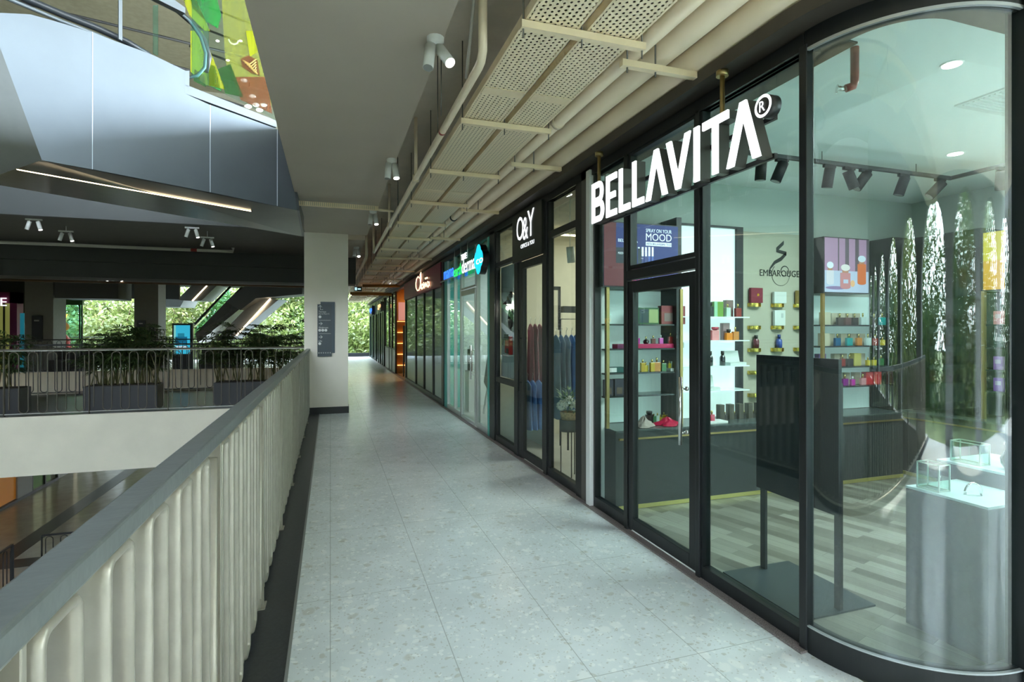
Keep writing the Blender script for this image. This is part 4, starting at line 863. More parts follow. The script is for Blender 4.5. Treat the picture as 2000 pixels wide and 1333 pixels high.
# ================================================================== CLOTHES SHOP (second)
bay('window_6', 4.78, 5.54, .10, 3.0, 'tall glass pane of the clothes shop beside the dark pier, with a transom bar', bars=((2.60, .07),))
struct('trim_10', G().box(FX-.03, FX+.03, 5.54, 5.63, 0, 3.02).box(FX-.03, FX+.03, 4.66, 4.78, 0, 3.02).box(FX-.03, FX+.02, 6.50, 6.64, 0, 3.0).box(FX-.03, FX+.05, 7.52, 7.78, 0, 3.05), BLACK, 'black mullions of the clothes shopfront', 'mullion', bevel=.003)
doorset('door_2', 5.63, 6.38, 2.445, 'black-framed glass door of the clothes shop under its black sign panel', handle=False, stile=.06)
struct('trim_11', G().box(FX-.02, FX+.03, 6.38, 6.50, 0, 2.45), BLACK, 'black side panel beside the clothes shop door', 'panel')
t = thing('door_handle_bar', (FX-.06, 6.38, .9), 'long black pull bar on the clothes shop door', 'handle')
G().cyl((FX-.065, 6.37, .85), .012, .75, 12).build('bar', BLACK, t); G().cyl((FX-.065, 6.37, .95), .006, .05, 8, ax=(1, 0, 0)).cyl((FX-.065, 6.37, 1.5), .006, .05, 8, ax=(1, 0, 0)).build('bar_fixing', BLACK, t)
bay('window_7', 6.64, 7.52, .10, 3.0, 'divided window left of the clothes shop door with a grey panel behind it', bars=((2.50, .06), (.86, .07)))
os_ = thing('shop_sign', (FX-.04, 6.2, 2.45), 'black sign panel with white serif letters over the clothes shop door', 'sign')
SGY0, SGY1 = 5.60, 6.62
G().box(FX-.06, FX-.02, SGY0, SGY1, 2.45, 3.04).build('sign_panel', mat('sign_panel_black', (.016, .018, .018), .35), os_)
xs_ = FX-.062
def ox(px, py): return on_x(px, py, xs_)
EXC = dict(extrude=.006)
a = ox(1008, 440); 
def sg_text(s, px0, px1, pyb, pyt, par, x, m, **k):
    p0 = on_x(px0, 645, x).y; p1 = on_x(px1, 645, x).y; pm = (px0+px1)/2; zb = on_x(pm, pyb, x).z; zt = on_x(pm, pyt, x).z
    return text('lettering', s, .1, m, par, (x, p0, zb), (0, -1, 0), (0, 0, 1), width=abs(p1-p0), height=zt-zb, **k)
sg_text('O', 1009, 1022, 470, 424, os_, xs_, LITW, extrude=.001)
sg_text('&', 1021, 1031, 468, 424, os_, xs_-.004, LITW, extrude=.001)
sg_text('Y', 1030, 1043, 461, 409, os_, xs_-.002, LITW, extrude=.001)
sg_text('OFFICE & YOU', 1017, 1043, 481, 473, os_, xs_, LITW, extrude=.001)
OW = mat('clothes_wall', (.60, .56, .44), .6, noise=.04)
struct('wall_clothes', G().box(5.6, 5.7, 4.72, 7.8, 0, 3.2).box(2.36, 5.6, 7.72, 7.8, 0, 3.2).box(2.42, 2.7, 4.72, 4.76, 0, 3.2), OW, 'cream walls inside the clothes shop', 'wall')
struct('ceiling_clothes', G().box(2.36, 5.7, 4.72, 7.8, 3.1, 3.2), mat('clothes_ceiling', (.30, .30, .26), .7), 'grey ceiling of the clothes shop', 'ceiling')
struct('floor_clothes', G().box(2.31, 5.7, 4.68, 11.3, -.1, .012), mat('shop_floor', (.40, .38, .34), .3, noise=.08), 'beige floor inside the shops', 'floor')
struct('wall_grey_panel', G().box(2.36, 2.42, 6.78, 7.58, .93, 2.5), mat('grey_stucco', (.62, .65, .70), .6, noise=.12, nscale=3, stretch=(1, 1, .4)), 'grey marbled display panel behind the divided window', 'wall')
t = thing('window_box_back', (2.5, 7.2, .1), 'pale panel behind the lower part of the divided window', 'panel', kind='structure'); G().box(2.75, 2.78, 6.78, 7.7, .012, .92).build('panel', mat('paleteal', (.55, .64, .62), .6), t)
# wall lamp, belt, bag
p = on_x(992, 585, 2.33)
t = thing('wall_lamp', (2.36, p.y, p.z), 'black industrial wall lamp with brass joint on the grey display panel', 'lamp')
G().tube([(2.36, p.y-.08, p.z+.06), (2.33, p.y-.08, p.z+.06), (2.32, p.y-.04, p.z+.02)], .012, 8).cyl((2.36, p.y-.08, p.z+.02), .03, .08, 12).build('bracket', BLACK, t)
G().lathe((2.33, p.y, p.z-.07), [(.075, 0), (.07, .015), (.03, .05), (.012, .07)], 18).build('lamp_shade', mat('shade_black', (.03, .02, .02), .35, .4), t)
G().cyl((2.33, p.y, p.z), .012, .04, 10).build('joint', GOLD, t); G().sphere((2.33, p.y, p.z-.06), .022, 10).build('bulb', LED, t)
p = on_x(997, 623, 2.33)
t = thing('belt', (2.35, p.y, p.z), 'coiled black leather belt hanging on the grey display panel', 'belt')
g = G()
for k in (0, 1, 2): g.tube([(2.345-.004*k, p.y+.02*k+(.05+.012*k)*math.cos(a), p.z+(.13)*math.sin(a)) for a in [2*PI*i/20 for i in range(21)]], .009, 6)
g.build('strap', mat('black_leather', (.015, .015, .016), .35), t)
p = on_x(998, 644, 2.34); t = thing('name_card', (2.35, p.y, p.z), 'small white card with dark letters under the belt', 'card')
G().box(2.34, 2.352, p.y-.08, p.y+.05, p.z-.035, p.z+.035).build('card', WHITE, t); text('lettering', 'FREE', .05, INK, t, (2.338, p.y+.04, p.z-.02), (0, -1, 0), (0, 0, 1), width=.08, height=.04, extrude=.0005)
p = on_x(993, 672, 2.33); RB = mat('red_leather', (.62, .02, .02), .35)
t = thing('handbag', (2.33, p.y, p.z-.14), 'red handbag with black flap hanging on the grey display panel', 'bag')
G().prism([(2.30, p.y-.13, p.z-.15), (2.30, p.y+.09, p.z-.13), (2.30, p.y+.07, p.z+.10), (2.30, p.y-.12, p.z+.11)], (.055, 0, 0)).build('bag_body', RB, t, bevel=.012)
G().box(2.292, 2.30, p.y-.10, p.y+.08, p.z+.05, p.z+.135).build('flap', mat('black_leather2', (.02, .018, .02), .4), t, bevel=.003); G().box(2.29, 2.299, p.y-.1, p.y-.01, p.z-.13, p.z-.06).build('pocket', MATS['black_leather2'], t)
G().tube([(2.295, p.y+.08, p.z+.1), (2.29, p.y+.12, p.z+.06), (2.29, p.y+.13, p.z-.02)], .004, 6).build('tassel', MATS['black_leather2'], t)
G().box(2.28, 2.36, p.y-.16, p.y+.1, p.z-.165, p.z-.152).build('ledge', WHITE, tag(t))
pl_ = bpy.data.lights.new('wall_lamp_bulb', 'POINT'); pl_.energy = 2.2; pl_.color = (1, .9, .75); pl_.shadow_soft_size = .03; plo = bpy.data.objects.new('wall_lamp_bulb', pl_); COL.objects.link(plo); plo.location = on_x(992, 585, 2.31)-Vector((.03, 0, .12))
t = thing('downlight', (3.3, 5.0, 3.1), 'round downlight in the clothes shop ceiling', 'ceiling light')
p = on_d(1096, 424, 6.0); t.location = (p.x, p.y, 3.095); WL[t.name] = Vector(t.location); G().cyl((p.x, p.y, 3.09), .12, .01, 24).build('lamp_face', LAMPW, t)
t = thing('led_batten', (3.2, 7.3, 3.02), 'slim lit batten under the ceiling behind the divided window', 'ceiling light'); G().box(2.6, 5.0, 7.3, 7.34, 2.98, 3.0).build('diffuser', LED, t)
p = on_d(1116, 500, 5.6); t = thing('pendant_spotlight', (p.x, p.y, p.z), 'white cylinder spotlight hanging in the clothes shop', 'spotlight'); G().cyl((p.x, p.y, p.z-.07), .04, .16, 16, ax=(-.1, 0, 1)).build('spot_body', WHITE, t); G().cyl((p.x-.015, p.y, p.z+.09), .004, 3.1-p.z-.09, 6).build('stem', WHITE, t)
# garments
def garment(x, y, ztop, L, w, m, lab, name='hanging_dress', cat='garment', group=None, ax='y'):
    t = thing(name, (x, y, ztop), lab, cat, group)
    n = 12; vs = []; lv = [(0, .12), (.03, .5), (.10, .95), (.3, .85), (.6, .95), (1, 1.1)]; rnd = random.Random(lab)
    for f, ww in lv:
        for i in range(2*n):
            a = 2*PI*i/(2*n); u = math.cos(a)*w/2*ww; v = math.sin(a)*.022*(.5+f)*(1+.4*math.sin(5*a+rnd.random())); z = ztop-f*L
            vs.append((x+v, y+u, z) if ax == 'y' else (x+u, y+v, z))
    k = 2*n; fs = [(j*k+i, j*k+(i+1) % k, (j+1)*k+(i+1) % k, (j+1)*k+i) for j in range(len(lv)-1) for i in range(k)]
    G().add(vs, fs, True).build('cloth', m, t)
    g = G(); g.tube([(x, y, ztop), (x, y, ztop+.05), (x+.015, y, ztop+.075), (x, y, ztop+.095)], .003, 6); g.build('hanger_hook', CHROME, t)
    return t
def rack(x0, x1, y, z, lab, hz=0):
    t = thing('clothes_rail', ((x0+x1)/2, y, z), lab, 'clothes rail'); g = G().tube([(x0, y, hz), (x0, y, z), (x1, y, z), (x1, y, hz)], .014, 8); g.build('rail', BLACK, t); return t
MAR = mat('maroon_fabric', (.22, .03, .06), .7, noise=.15, nscale=10); BLU = mat('blue_fabric', (.10, .22, .52), .6, noise=.15, nscale=8); PBLU = mat('pale_blue_fabric', (.22, .33, .46), .65, noise=.1, nscale=8)
rack(3.0, 3.95, 6.9, 1.75, 'black clothes rail with maroon dresses behind the shop door')
for i, px in enumerate((1036, 1045, 1054, 1062)):
    p = on_y(px, 620, 6.9); garment(p.x, 6.9, 1.68, .78, .25, MAR, 'maroon dress on the rail behind the clothes shop door, %s from the left' % pos[i], group='maroon dresses')
p = on_y(1040, 760, 6.5); 
for i, px in enumerate((1030, 1040, 1052)):
    p = on_y(px, 755, 6.6); garment(p.x, 6.6, .95, .62, .3, BLU, 'blue skirt low behind the clothes shop door, %s from the left' % pos[i], name='blue_skirt', group='blue skirts')
rack(2.98, 3.9, 6.6, 1.04, 'low black rail carrying the blue skirts')
rack(3.05, 3.95, 6.05, 1.62, 'black clothes rail with blue shirts behind the tall pane')
for i, px in enumerate((1086, 1096, 1106, 1116, 1125)):
    p = on_y(px, 650, 6.05); garment(p.x, 6.05, 1.54, 1.0 if i < 4 else .8, .27, PBLU if i != 3 else BLU, '%s blue shirt dress on the rail behind the tall pane, %s from the left' % ('deep' if i == 3 else 'pale', pos[i]), name='shirt_dress')
t = thing('display_grid', (3.5, 6.9, 1.9), 'dark open display frame on the clothes shop wall', 'frame')
p0 = on_y(1078, 556, 6.95); p1 = on_y(1094, 556, 6.95); G().box(p0.x, p1.x, 6.93, 6.96, 2.15, 2.2).box(p1.x-.03, p1.x, 6.93, 6.96, 1.6, 2.2).box(3.05, 4.2, 6.9, 7.0, 1.84, 1.93).build('bars', DARKSTEEL, t)
# flowers
p = on_z(1108, 930, .012); fx, fy = p.x+.02, p.y
t = thing('plant_stand', (fx, fy, .012), 'black three-legged plant stand inside the tall pane', 'stand')
g = G()
for i in range(3):
    a = 2*PI*i/3+.4; g.tube([(fx+.09*math.cos(a), fy+.09*math.sin(a), .012), (fx+.09*math.cos(a), fy+.09*math.sin(a), .62)], .006, 6)
g.build('leg', BLACK, t); G().lathe((fx, fy, .5), [(.001, 0), (.10, 0), (.105, .12), (.1, .125)], 18).build('pot_holder', mat('pot_grey', (.05, .055, .05), .6), t)
t = thing('flower_basket', (fx, fy, .625), 'wicker basket of white hydrangeas on the black stand', 'flowers')
G().lathe((fx, fy, .625), [(.001, 0), (.085, 0), (.10, .08), (.09, .085)], 18).build('basket', mat('wicker', (.42, .28, .13), .7, noise=.4, nscale=50), t)
for i in range(6):
    a = 2*PI*i/6; q = Vector((fx+.09*math.cos(a), fy+.09*math.sin(a), .79+.03*math.sin(i*2))); g = G(); rnd = random.Random(i)
    for k in range(60):
        v = Vector((rnd.gauss(0, 1), rnd.gauss(0, 1), rnd.gauss(0, 1))).normalized(); c_ = q+v*.055; u = v.orthogonal().normalized()*.013; w_ = v.cross(u).normalized()*.013
        g.quad(c_+u, c_+w_, c_-u, c_-w_)
    g.build('bloom', mat('petal_white', (.80, .83, .80), .6), t, recalc=False)
g = G(); rnd = random.Random(5)
for k in range(90):
    a = rnd.uniform(0, 2*PI); r = rnd.uniform(.03, .16); c_ = Vector((fx+r*math.cos(a), fy+r*math.sin(a), .72+rnd.uniform(0, .25))); d = Vector((math.cos(a), math.sin(a), rnd.uniform(-.2, 1))).normalized()*.045; s_ = d.cross(Vector((0, 0, 1))).normalized()*.01
    g.quad(c_-d, c_+s_, c_+d, c_-s_)
g.build('foliage', mat('leaf_green', (.10, .2, .08), .6), t, recalc=False)

# ================================================================== COSMETICS SHOP (third, teal)
TEAL = mat('teal_paint', (.09, .52, .46), .4); ALU = mat('aluminium', (.55, .58, .57), .3, .7)
struct('trim_12', G().box(FX-.02, FX+.06, 7.84, 7.92, 0, 3.02).box(FX-.02, FX+.06, 11.02, 11.2, 0, 3.02).box(FX-.02, FX+.3, 10.95, 11.02, 0, 3.0), TEAL, 'teal side frames of the cosmetics shop', 'frame')
struct('trim_13', G().box(FX+.02, FX+.08, 7.92, 11.02, 2.56, 3.0), glass('teal_band', (.25, .62, .55), .08, .8), 'teal translucent band across the top of the cosmetics shopfront', 'frame')
bay('window_8', 7.92, 8.6, .1, 3.0, 'glass pane right of the cosmetics shop door', m=ALU, fw=.03, gm=GLS)
bay('window_9', 9.75, 10.95, .1, 3.0, 'glass panes left of the cosmetics shop door', m=ALU, fw=.03, gm=GLS, vbars=((10.25, .05),))
bay('window_10', 8.66, 9.7, 2.35, 3.0, 'glass transom over the cosmetics shop door', m=ALU, fw=.03, gm=GLS)
d_ = doorset('door_3', 8.68, 9.68, 2.3, 'aluminium-framed glass door of the cosmetics shop with a steel pull handle', m=ALU, stile=.03, hz=(.78, 1.35), bottom=.04)
struct('wall_cosmetics', G().box(5.6, 5.7, 7.8, 11.3, 0, 3.2).box(2.36, 5.6, 11.15, 11.25, 0, 3.2), mat('white_interior', (.68, .72, .70), .6), 'white walls inside the cosmetics shop', 'wall')
struct('ceiling_cosmetics', G().box(2.36, 5.7, 7.8, 20, 3.1, 3.2), SHOPWALL, 'white ceiling of the middle shops', 'ceiling')
# sign: blue and green block letters, white lettering, cyan flower
sgn = thing('shop_sign', (FX-.2, 9.5, 2.6), 'lit row of blue, green and white sign letters ending in a cyan flower badge', 'sign'); xs_ = FX-.12
LB = mat('lit_blue', (.05, .15, .9), emit=(.03, .16, .95), es=2.2); LG = mat('lit_green', (.05, .7, .15), emit=(.02, .55, .10), es=1.8); LC = mat('lit_cyan', (.02, .6, .8), emit=(.01, .50, .72), es=1.5)
sg_text('mama', 867, 886, 543, 527, sgn, xs_, LB, extrude=.003); sg_text('earth', 886, 902, 539, 517, sgn, xs_, LG, extrude=.003)
sg_text('derma', 902, 928, 530, 501, sgn, xs_, LITW, extrude=.003); sg_text('THE', 901, 911, 507, 496, sgn, xs_, LITW, extrude=.01)
pc = on_x(938, 507, xs_); g = G(); n = 48; rr = .30
pts = []
for i in range(n):
    a = 2*PI*i/n; r = rr*(.80+.22*abs(math.cos(2*a)))*.74; pts.append((xs_-.03, pc.y+r*math.cos(a)*1.15, pc.z+r*math.sin(a)))
f = g.add(pts, [list(range(n))]).build('flower_badge', LC, sgn); G().prism([(p[0]+.002, p[1], p[2]) for p in pts], (.10, 0, 0)).build('badge_side', mat('sign_black', (.02, .02, .02)), f)
sg_text('co', 930, 943, 515, 505, sgn, xs_-.032, LITW, extrude=.003)
g = G()
for y_ in (8.9, 9.4, 9.9): g.cyl((xs_+.03, y_, 2.8), .008, .3, 8)
g.box(xs_+.01, xs_+.03, 8.3, 11.2, 2.58, 2.6); g.build('sign_rail', ALU, sgn)
# shelves with products seen right of the door
t = thing('shelf_unit', (3.1, 8.4, 0), 'white shelves of small cosmetics just inside the right pane', 'shelf unit')
bx0, bx1 = 2.75, 3.15
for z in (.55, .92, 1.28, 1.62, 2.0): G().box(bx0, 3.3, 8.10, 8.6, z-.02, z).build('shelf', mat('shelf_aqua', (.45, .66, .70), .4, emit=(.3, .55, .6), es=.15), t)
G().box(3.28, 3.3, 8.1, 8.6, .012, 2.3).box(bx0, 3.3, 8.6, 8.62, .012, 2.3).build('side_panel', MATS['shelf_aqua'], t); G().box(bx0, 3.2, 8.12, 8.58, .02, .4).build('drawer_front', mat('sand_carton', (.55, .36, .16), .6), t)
cc = [(.05, .15, .55), (.75, .5, .05), (.65, .08, .15), (.55, .6, .12), (.75, .33, .12)]; cn2 = ['blue', 'amber', 'rose', 'lime', 'orange']
for r, z in enumerate((1.62, 1.28, .92, .55)):
    for k in range(3):
        y_ = 8.18+.15*k
        o = G().cyl((2.85, y_, z), .045, .13, 12).cyl((2.85, y_, z+.13), .02, .03, 10).build('cosmetic_jar', mat('jar_'+cn2[r], cc[r], .4)); tag(o, '%s cosmetic jar, %s of three from the right, on the %s white shelf' % (cn2[r], pos[k], ('top', 'second', 'third', 'bottom')[r]), 'jar', 'cosmetic jars on the white shelves')
o = G().box(2.70, 2.72, 8.14, 8.34, 2.02, 2.22).build('counter_card', em('pale_blue_card', (.6, .8, .9), .5)); tag(o, 'pale blue square card standing on the topmost white shelf', 'card')
# easel board behind the glass door
def bar(g, a, b, w, t_=.02):
    a = Vector(a); b = Vector(b); d = (b-a).normalized(); s_ = d.cross(Vector((1, 0, 0))).normalized()*w/2
    g.prism([a-s_, a+s_, b+s_, b-s_], (t_, 0, 0))
t = thing('easel', (2.7, 9.5, .012), 'white wooden easel with a tilted grey board behind the cosmetics shop door', 'easel')
g = G(); bar(g, (2.75, 10.0, .012), (2.75, 9.25, 1.35), .06); bar(g, (2.75, 8.98, .012), (2.75, 9.32, 1.2), .05); bar(g, (2.8, 9.6, .3), (2.8, 9.1, .3), .05); g.build('leg', WHITE, t)
g = G(); bar(g, (2.73, 9.72, .55), (2.73, 9.30, 1.42), .34); g.build('board', mat('grey_board', (.12, .14, .14), .5), t)
t = thing('toy_stack', (3.1, 9.55, .012), 'small pink and blue display stack behind the easel', 'display'); G().box(3.0, 3.2, 9.4, 9.6, .012, .2).build('base_block', mat('blueblock', (.12, .15, .45), .5), t); G().lathe((3.1, 9.5, .2), [(.001, 0), (.09, .0), (.05, .2), (.06, .3), (.001, .36)], 12).build('cone_top', mat('pinkcone', (.5, .08, .15), .5), t)
for y_, z_ in ((10.5, 1.0),): o = G().box(2.6, 2.62, 10.3, 10.62, .80, 1.22).build('menu_card', mat('maroon_card', (.14, .04, .03), .5)); tag(o, 'maroon card standing behind the left panes of the cosmetics shop', 'card')
o = G().box(2.55, 2.68, 10.3, 10.62, .012, .80).build('display_block', WHITE); tag(o, 'white block under the maroon card', 'block')

# ================================================================== UNDERWEAR SHOP (fourth, maroon)
struct('trim_14', G().box(FX-.04, FX+.05, 11.2, 11.42, 0, 3.02).box(FX-.03, FX+.05, 11.42, 17.4, 0, .10), BLACK, 'black pier and sill of the maroon shop', 'frame')
cs = thing('shop_sign', (FX-.06, 14.4, 2.54), 'long maroon fascia with warm lit script lettering', 'sign')
G().box(FX-.06, FX+.03, 11.42, 17.4, 2.54, 3.04).build('fascia', mat('maroon_fascia', (.26, .02, .075), .45), cs)
SCR = mat('warm_script', (1, .85, .6), emit=(1, .72, .42), es=2.2)
def script(pts, r=.013):
    q = [on_x(a, b, FX-.09) for a, b in pts]; g = G(); g.tube(q, r, 6); g.build('script_stroke', SCR, cs)
sw = lambda L: [(660+a*.15, 440+b*.15) for a, b in L]
script(sw([(1060, 690), (1045, 670), (1025, 700), (1015, 760), (1018, 820), (1035, 855), (1055, 845), (1070, 800), (1082, 700), (1080, 615), (1072, 640), (1073, 740), (1080, 830)]))
script(sw([(1095, 770), (1085, 800), (1095, 835), (1110, 810), (1105, 770), (1095, 765)])); script(sw([(1118, 745), (1122, 820), (1138, 760)])); script(sw([(1145, 745), (1148, 805)]))
script(sw([(1185, 745), (1168, 735), (1160, 780), (1172, 808), (1185, 780), (1186, 740), (1190, 790)])); script(sw([(1140, 690), (1142, 700)]), .02); script(sw([(1160, 682), (1162, 692)]), .02)
FROST = mat('frosted_panel', (.50, .53, .54), .6, noise=.04, nscale=2, spec=.2)
def frostbay(n, y0, y1, lab, z1=2.54, m=None, clear=False):
    t = thing('window_%d' % n, (FX, (y0+y1)/2, 0), lab, 'window', kind='structure')
    g = G().box(FX-.02, FX+.04, y0, y0+.05, .1, z1).box(FX-.02, FX+.04, y1-.05, y1, .1, z1); g.build('window_frame', BLACK, t)
    G().box(FX+.0, FX+.01, y0+.05, y1-.05, .1, z1).build('pane', glass('low_glare_glass', (.9, .95, .95), .02, .30), t)
    if not clear: G().box(FX+.03, FX+.035, y0+.05, y1-.05, .1, z1).build('blind', m or FROST, t)
frostbay(11, 11.42, 12.6, 'frosted pane of the maroon shop nearest the viewer'); frostbay(12, 12.6, 13.9, 'second frosted pane of the maroon shop')
frostbay(13, 13.9, 15.3, 'third pane of the maroon shop, beside its door', clear=False, m=mat('frost_dark', (.30, .32, .30), .6, spec=.2)); frostbay(14, 15.3, 17.4, 'farthest frosted pane of the maroon shop')
struct('wall_underwear', G().box(2.5, 5.6, 17.3, 17.4, 0, 3.2).box(5.6, 5.7, 11.2, 17.4, 0, 3.2), MATS['white_interior'], 'walls inside the maroon shop', 'wall')
# ================================================================== AMBER SHOP AND FAR SHOPS
AMB = mat('amber_wood', (.55, .24, .04), .4, noise=.2, nscale=4)
struct('floor_far_shops', G().box(2.31, 5.7, 11.3, 34, -.1, .012), mat('amber_floor', (.34, .24, .14), .35, noise=.1), 'wooden floor of the far shops', 'floor')
struct('wall_amber', G().box(3.4, 3.5, 17.4, 20.3, 0, 3.2).box(2.3, 3.5, 20.3, 20.4, 0, 3.2), AMB, 'amber lit display wall of the open shop', 'wall')
struct('ceiling_amber', G().box(2.36, 5.7, 20, 34, 3.1, 3.2), SHOPWALL, 'ceiling of the far shops', 'ceiling')
t = thing('shelf_unit', (2.7, 20.2, 0), 'amber wooden shelves with glowing strips in the open shop', 'shelf unit')
for z in (.3, .7, 1.1, 1.5, 1.9): G().box(2.33, 3.38, 20.0, 20.28, z-.03, z).build('shelf', AMB, t); G().box(2.33, 3.38, 20.26, 20.28, z, z+.02).build('light_strip', mat('amberlit', (1, .6, .2), emit=(1, .55, .15), es=3), t)
o = G().box(2.33, 3.1, 19.9, 19.95, 1.95, 2.6).build('wall_poster', em('pinkposter', (.7, .35, .33), .8)); tag(o, 'pink lit poster above the amber shelves', 'poster')
t = thing('blackboard', (2.5, 18.6, .012), 'black standing menu board in front of the amber shop', 'board stand')
G().box(2.35, 2.9, 18.8, 18.84, .5, 1.75).build('board', mat('chalk_black', (.03, .035, .03), .5), t); G().box(2.35, 2.39, 18.8, 18.84, .012, .5).box(2.86, 2.9, 18.8, 18.84, .012, .5).build('leg', BLACK, t); G().box(2.45, 2.8, 18.79, 18.8, .55, .75).build('green_print', mat('greenprint', (.2, .45, .15), .5), t)
g = G()
for y in (17.42, 20.3, 21.5, 22.5, 24.3): g.box(FX-.02, FX+.05, y, y+.08, 0, 3.0)
struct('trim_15', g, BLACK, 'black mullions of the shops beyond the amber shop', 'mullion')
bay('window_15', 20.4, 21.5, .9, 3.0, 'glass bay beyond the amber shop'); bay('window_16', 21.58, 22.5, .9, 3.0, 'second glass bay beyond the amber shop'); bay('window_17', 22.58, 24.3, .9, 3.0, 'third glass bay beyond the amber shop')
struct('wall_low', G().box(FX, FX+.05, 20.4, 24.3, .02, .9), mat('greywall_low', (.36, .35, .33), .4), 'low pale wall under the far glass bays', 'wall')
DG = mat('dark_green_frame', (.01, .03, .022), .35)
g = G()
for y in (24.4, 25.2, 26.3, 27.2, 28.6, 29.4, 30.8, 31.6, 33.2): g.box(FX-.06, FX+.05, y, y+.35, 0, 3.0)
g.box(FX-.04, FX+.03, 24.4, 33.6, 2.4, 3.0); struct('trim_16', g, DG, 'dark green shutters of the last shops', 'frame')
bay('window_18', 24.5, 33.5, .1, 2.4, 'dark glass of the last shops', m=DG)
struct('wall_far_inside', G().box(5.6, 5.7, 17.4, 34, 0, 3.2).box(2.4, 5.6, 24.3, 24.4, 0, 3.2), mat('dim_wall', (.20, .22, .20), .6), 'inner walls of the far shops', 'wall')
for px0, px1, y0, y1, s, m, lab in ((752, 763.5, 562, 540, 'Family', LITW, 'white lit projecting sign of a far shop'), (738, 743, 607, 592, 'go', mat('lit_orange', (1, .5, .2), emit=(1, .45, .2), es=2), 'small orange lit sign on the dark shutters'), (721.5, 726, 615, 600, 'up', LB, 'small blue lit sign at the last shop')):
    t = thing('shop_sign', on_x((px0+px1)/2, y0, FX-.2), lab, 'sign'); sg_text(s, px0, px1, y0-2, y1+3, t, FX-.22, m, extrude=.01)
    a = on_x(px0, 0, FX-.2).y; b = on_x(px1, 0, FX-.2).y; zz = on_x((px0+px1)/2, y0, FX-.2).z; z2 = on_x((px0+px1)/2, y1, FX-.2).z
    G().box(FX-.2, FX-.05, b-.1, a+.1, zz-.03, z2+.03).build('sign_box', BLACK, t)
# hanging direction sign
t = thing('hanging_sign', (.9, 20, 2.9), 'small dark hanging sign with a lit white pictogram over the far walkway', 'sign')
a = on_d(692, 569, 19.5); b = on_d(707, 560, 19.5); G().box(a.x, b.x, a.y, a.y+.05, a.z, b.z).build('sign_box', mat('sign_teal', (.01, .05, .06), .4), t)
G().box(a.x+.02, a.x+.09, a.y-.005, a.y, a.z+.03, b.z-.03).build('pictogram', em('pict', (.5, .9, 1), 2), t); G().box(a.x+.12, b.x-.04, a.y-.005, a.y, a.z+.06, a.z+.10).build('lit_bar', MATS['print_pict'], t)
G().cyl((a.x+.02, a.y+.02, b.z), .006, 3.7-b.z, 6).build('rod', DARKSTEEL, t); G().cyl((a.x+.085, a.y+.02, b.z), .006, 3.7-b.z, 6).build('rod', DARKSTEEL, t)

# ================================================================== CEILING SERVICES
TZ = 3.2
def tray(x0, x1, lab):
    t = thing('cable_tray', ((x0+x1)/2, 10, TZ), lab, 'cable tray')
    G().box(x0+.012, x1-.012, .4, 33, TZ, TZ+.003).build('perforated_base', PERF, t)
    G().box(x0, x0+.014, .4, 33, TZ, TZ+.055).box(x1-.014, x1, .4, 33, TZ, TZ+.055).build('side_rail', CREAMSTEEL, t)
    for y in [3.45+2.73*i for i in range(11)]: G().box(x0+.01, x1-.01, y, y+.10, TZ-.004, TZ-.0005).build('joint_plate', CREAMSTEEL, t)
    G().box(x0+.018, x1-.018, .4, 33, TZ+.012, TZ+.04).build('cables', mat('cable_grey', (.10, .095, .085), .7, noise=.3, nscale=30), t); return t
tray(.953, 1.253, 'cream perforated cable tray on the atrium side'); tray(1.30, 1.60, 'cream perforated cable tray on the shop side')
ys = [2.65+1.367*i for i in range(-1, 21)]
for i, y in enumerate(ys):
    if y < .4: continue
    t = thing('tray_bracket', (1.27, y, TZ-.045), 'cream channel bracket under the cable trays, one of the farther row along the walkway', 'bracket', 'brackets under the cable trays')
    if i in (1, 2, 3, 4, 5): t['label'] = 'cream channel bracket under the cable trays with three thin rods, %s from the viewer' % pos[i]; 
    G().box(.93, 1.66, y-.02, y+.02, TZ-.045, TZ-.006).build('channel', CREAMSTEEL, t)
    for x in (.945, 1.277, 1.645): G().cyl((x, y, TZ-.09), .0045, 3.78-TZ+.09, 6).build('rod', mat('zinc_rod', (.16, .15, .13), .4, .7), t)
def pipe(pts, r, lab, name='pipe', m=PIPE, bands=(), group=None):
    t = thing(name, pts[0], lab, 'pipe', group); G().tube(pts, r, 16).build('pipe_run', m, t)
    for y in bands: 
        p = Vector(pts[0]); G().cyl((p.x, y, p.z), r*1.18, .05, 16, ax=(0, 1, 0)).build('coupling', m, t)
    return t
pipe([(1.73, 1.2, 3.265), (1.73, 33, 3.265)], .046, 'slimmest cream pipe beside the trays, with a black band', bands=(4.0, 8.0, 12))
o = G().cyl((1.73, 7.9, 3.265), .055, .04, 18, ax=(0, 1, 0)).build('pipe_clamp', BLACK); tag(o, 'black rubber clamp on the slimmest ceiling pipe', 'clamp')
pipe([(1.93, 1.2, 3.30), (1.93, 33, 3.30)], .075, 'middle thick cream ceiling pipe', bands=(9.5,))
pipe([(2.14, 1.5, 3.26), (2.14, 33, 3.26)], .088, 'thickest cream ceiling pipe, next to the brown beam', bands=())
for i, y in enumerate((2.8, 4.84, 6.89, 9.15, 11.9, 14.5, 17, 20, 23, 26)):
    t = thing('pipe_bracket', (1.95, y, 3.15), 'cream channel carrying the three ceiling pipes, %s' % ('first from the viewer' if i == 0 else pos[i]+' from the viewer' if i < 4 else 'farther along the walkway'), 'bracket', 'brackets under the ceiling pipes')
    G().box(1.60, 2.24, y-.02, y+.02, 3.13, 3.168).build('channel', CREAMSTEEL, t); G().cyl((1.64, y, 3.1), .005, .68, 6).build('rod', MATS['zinc_rod'], t); G().cyl((1.83, y, 3.1), .005, .68, 6).build('rod', MATS['zinc_rod'], t); G().cyl((2.21, y, 3.1), .004, .05, 6).build('bolt', MATS['zinc_rod'], t)
SXp, SZp = .83, 3.15
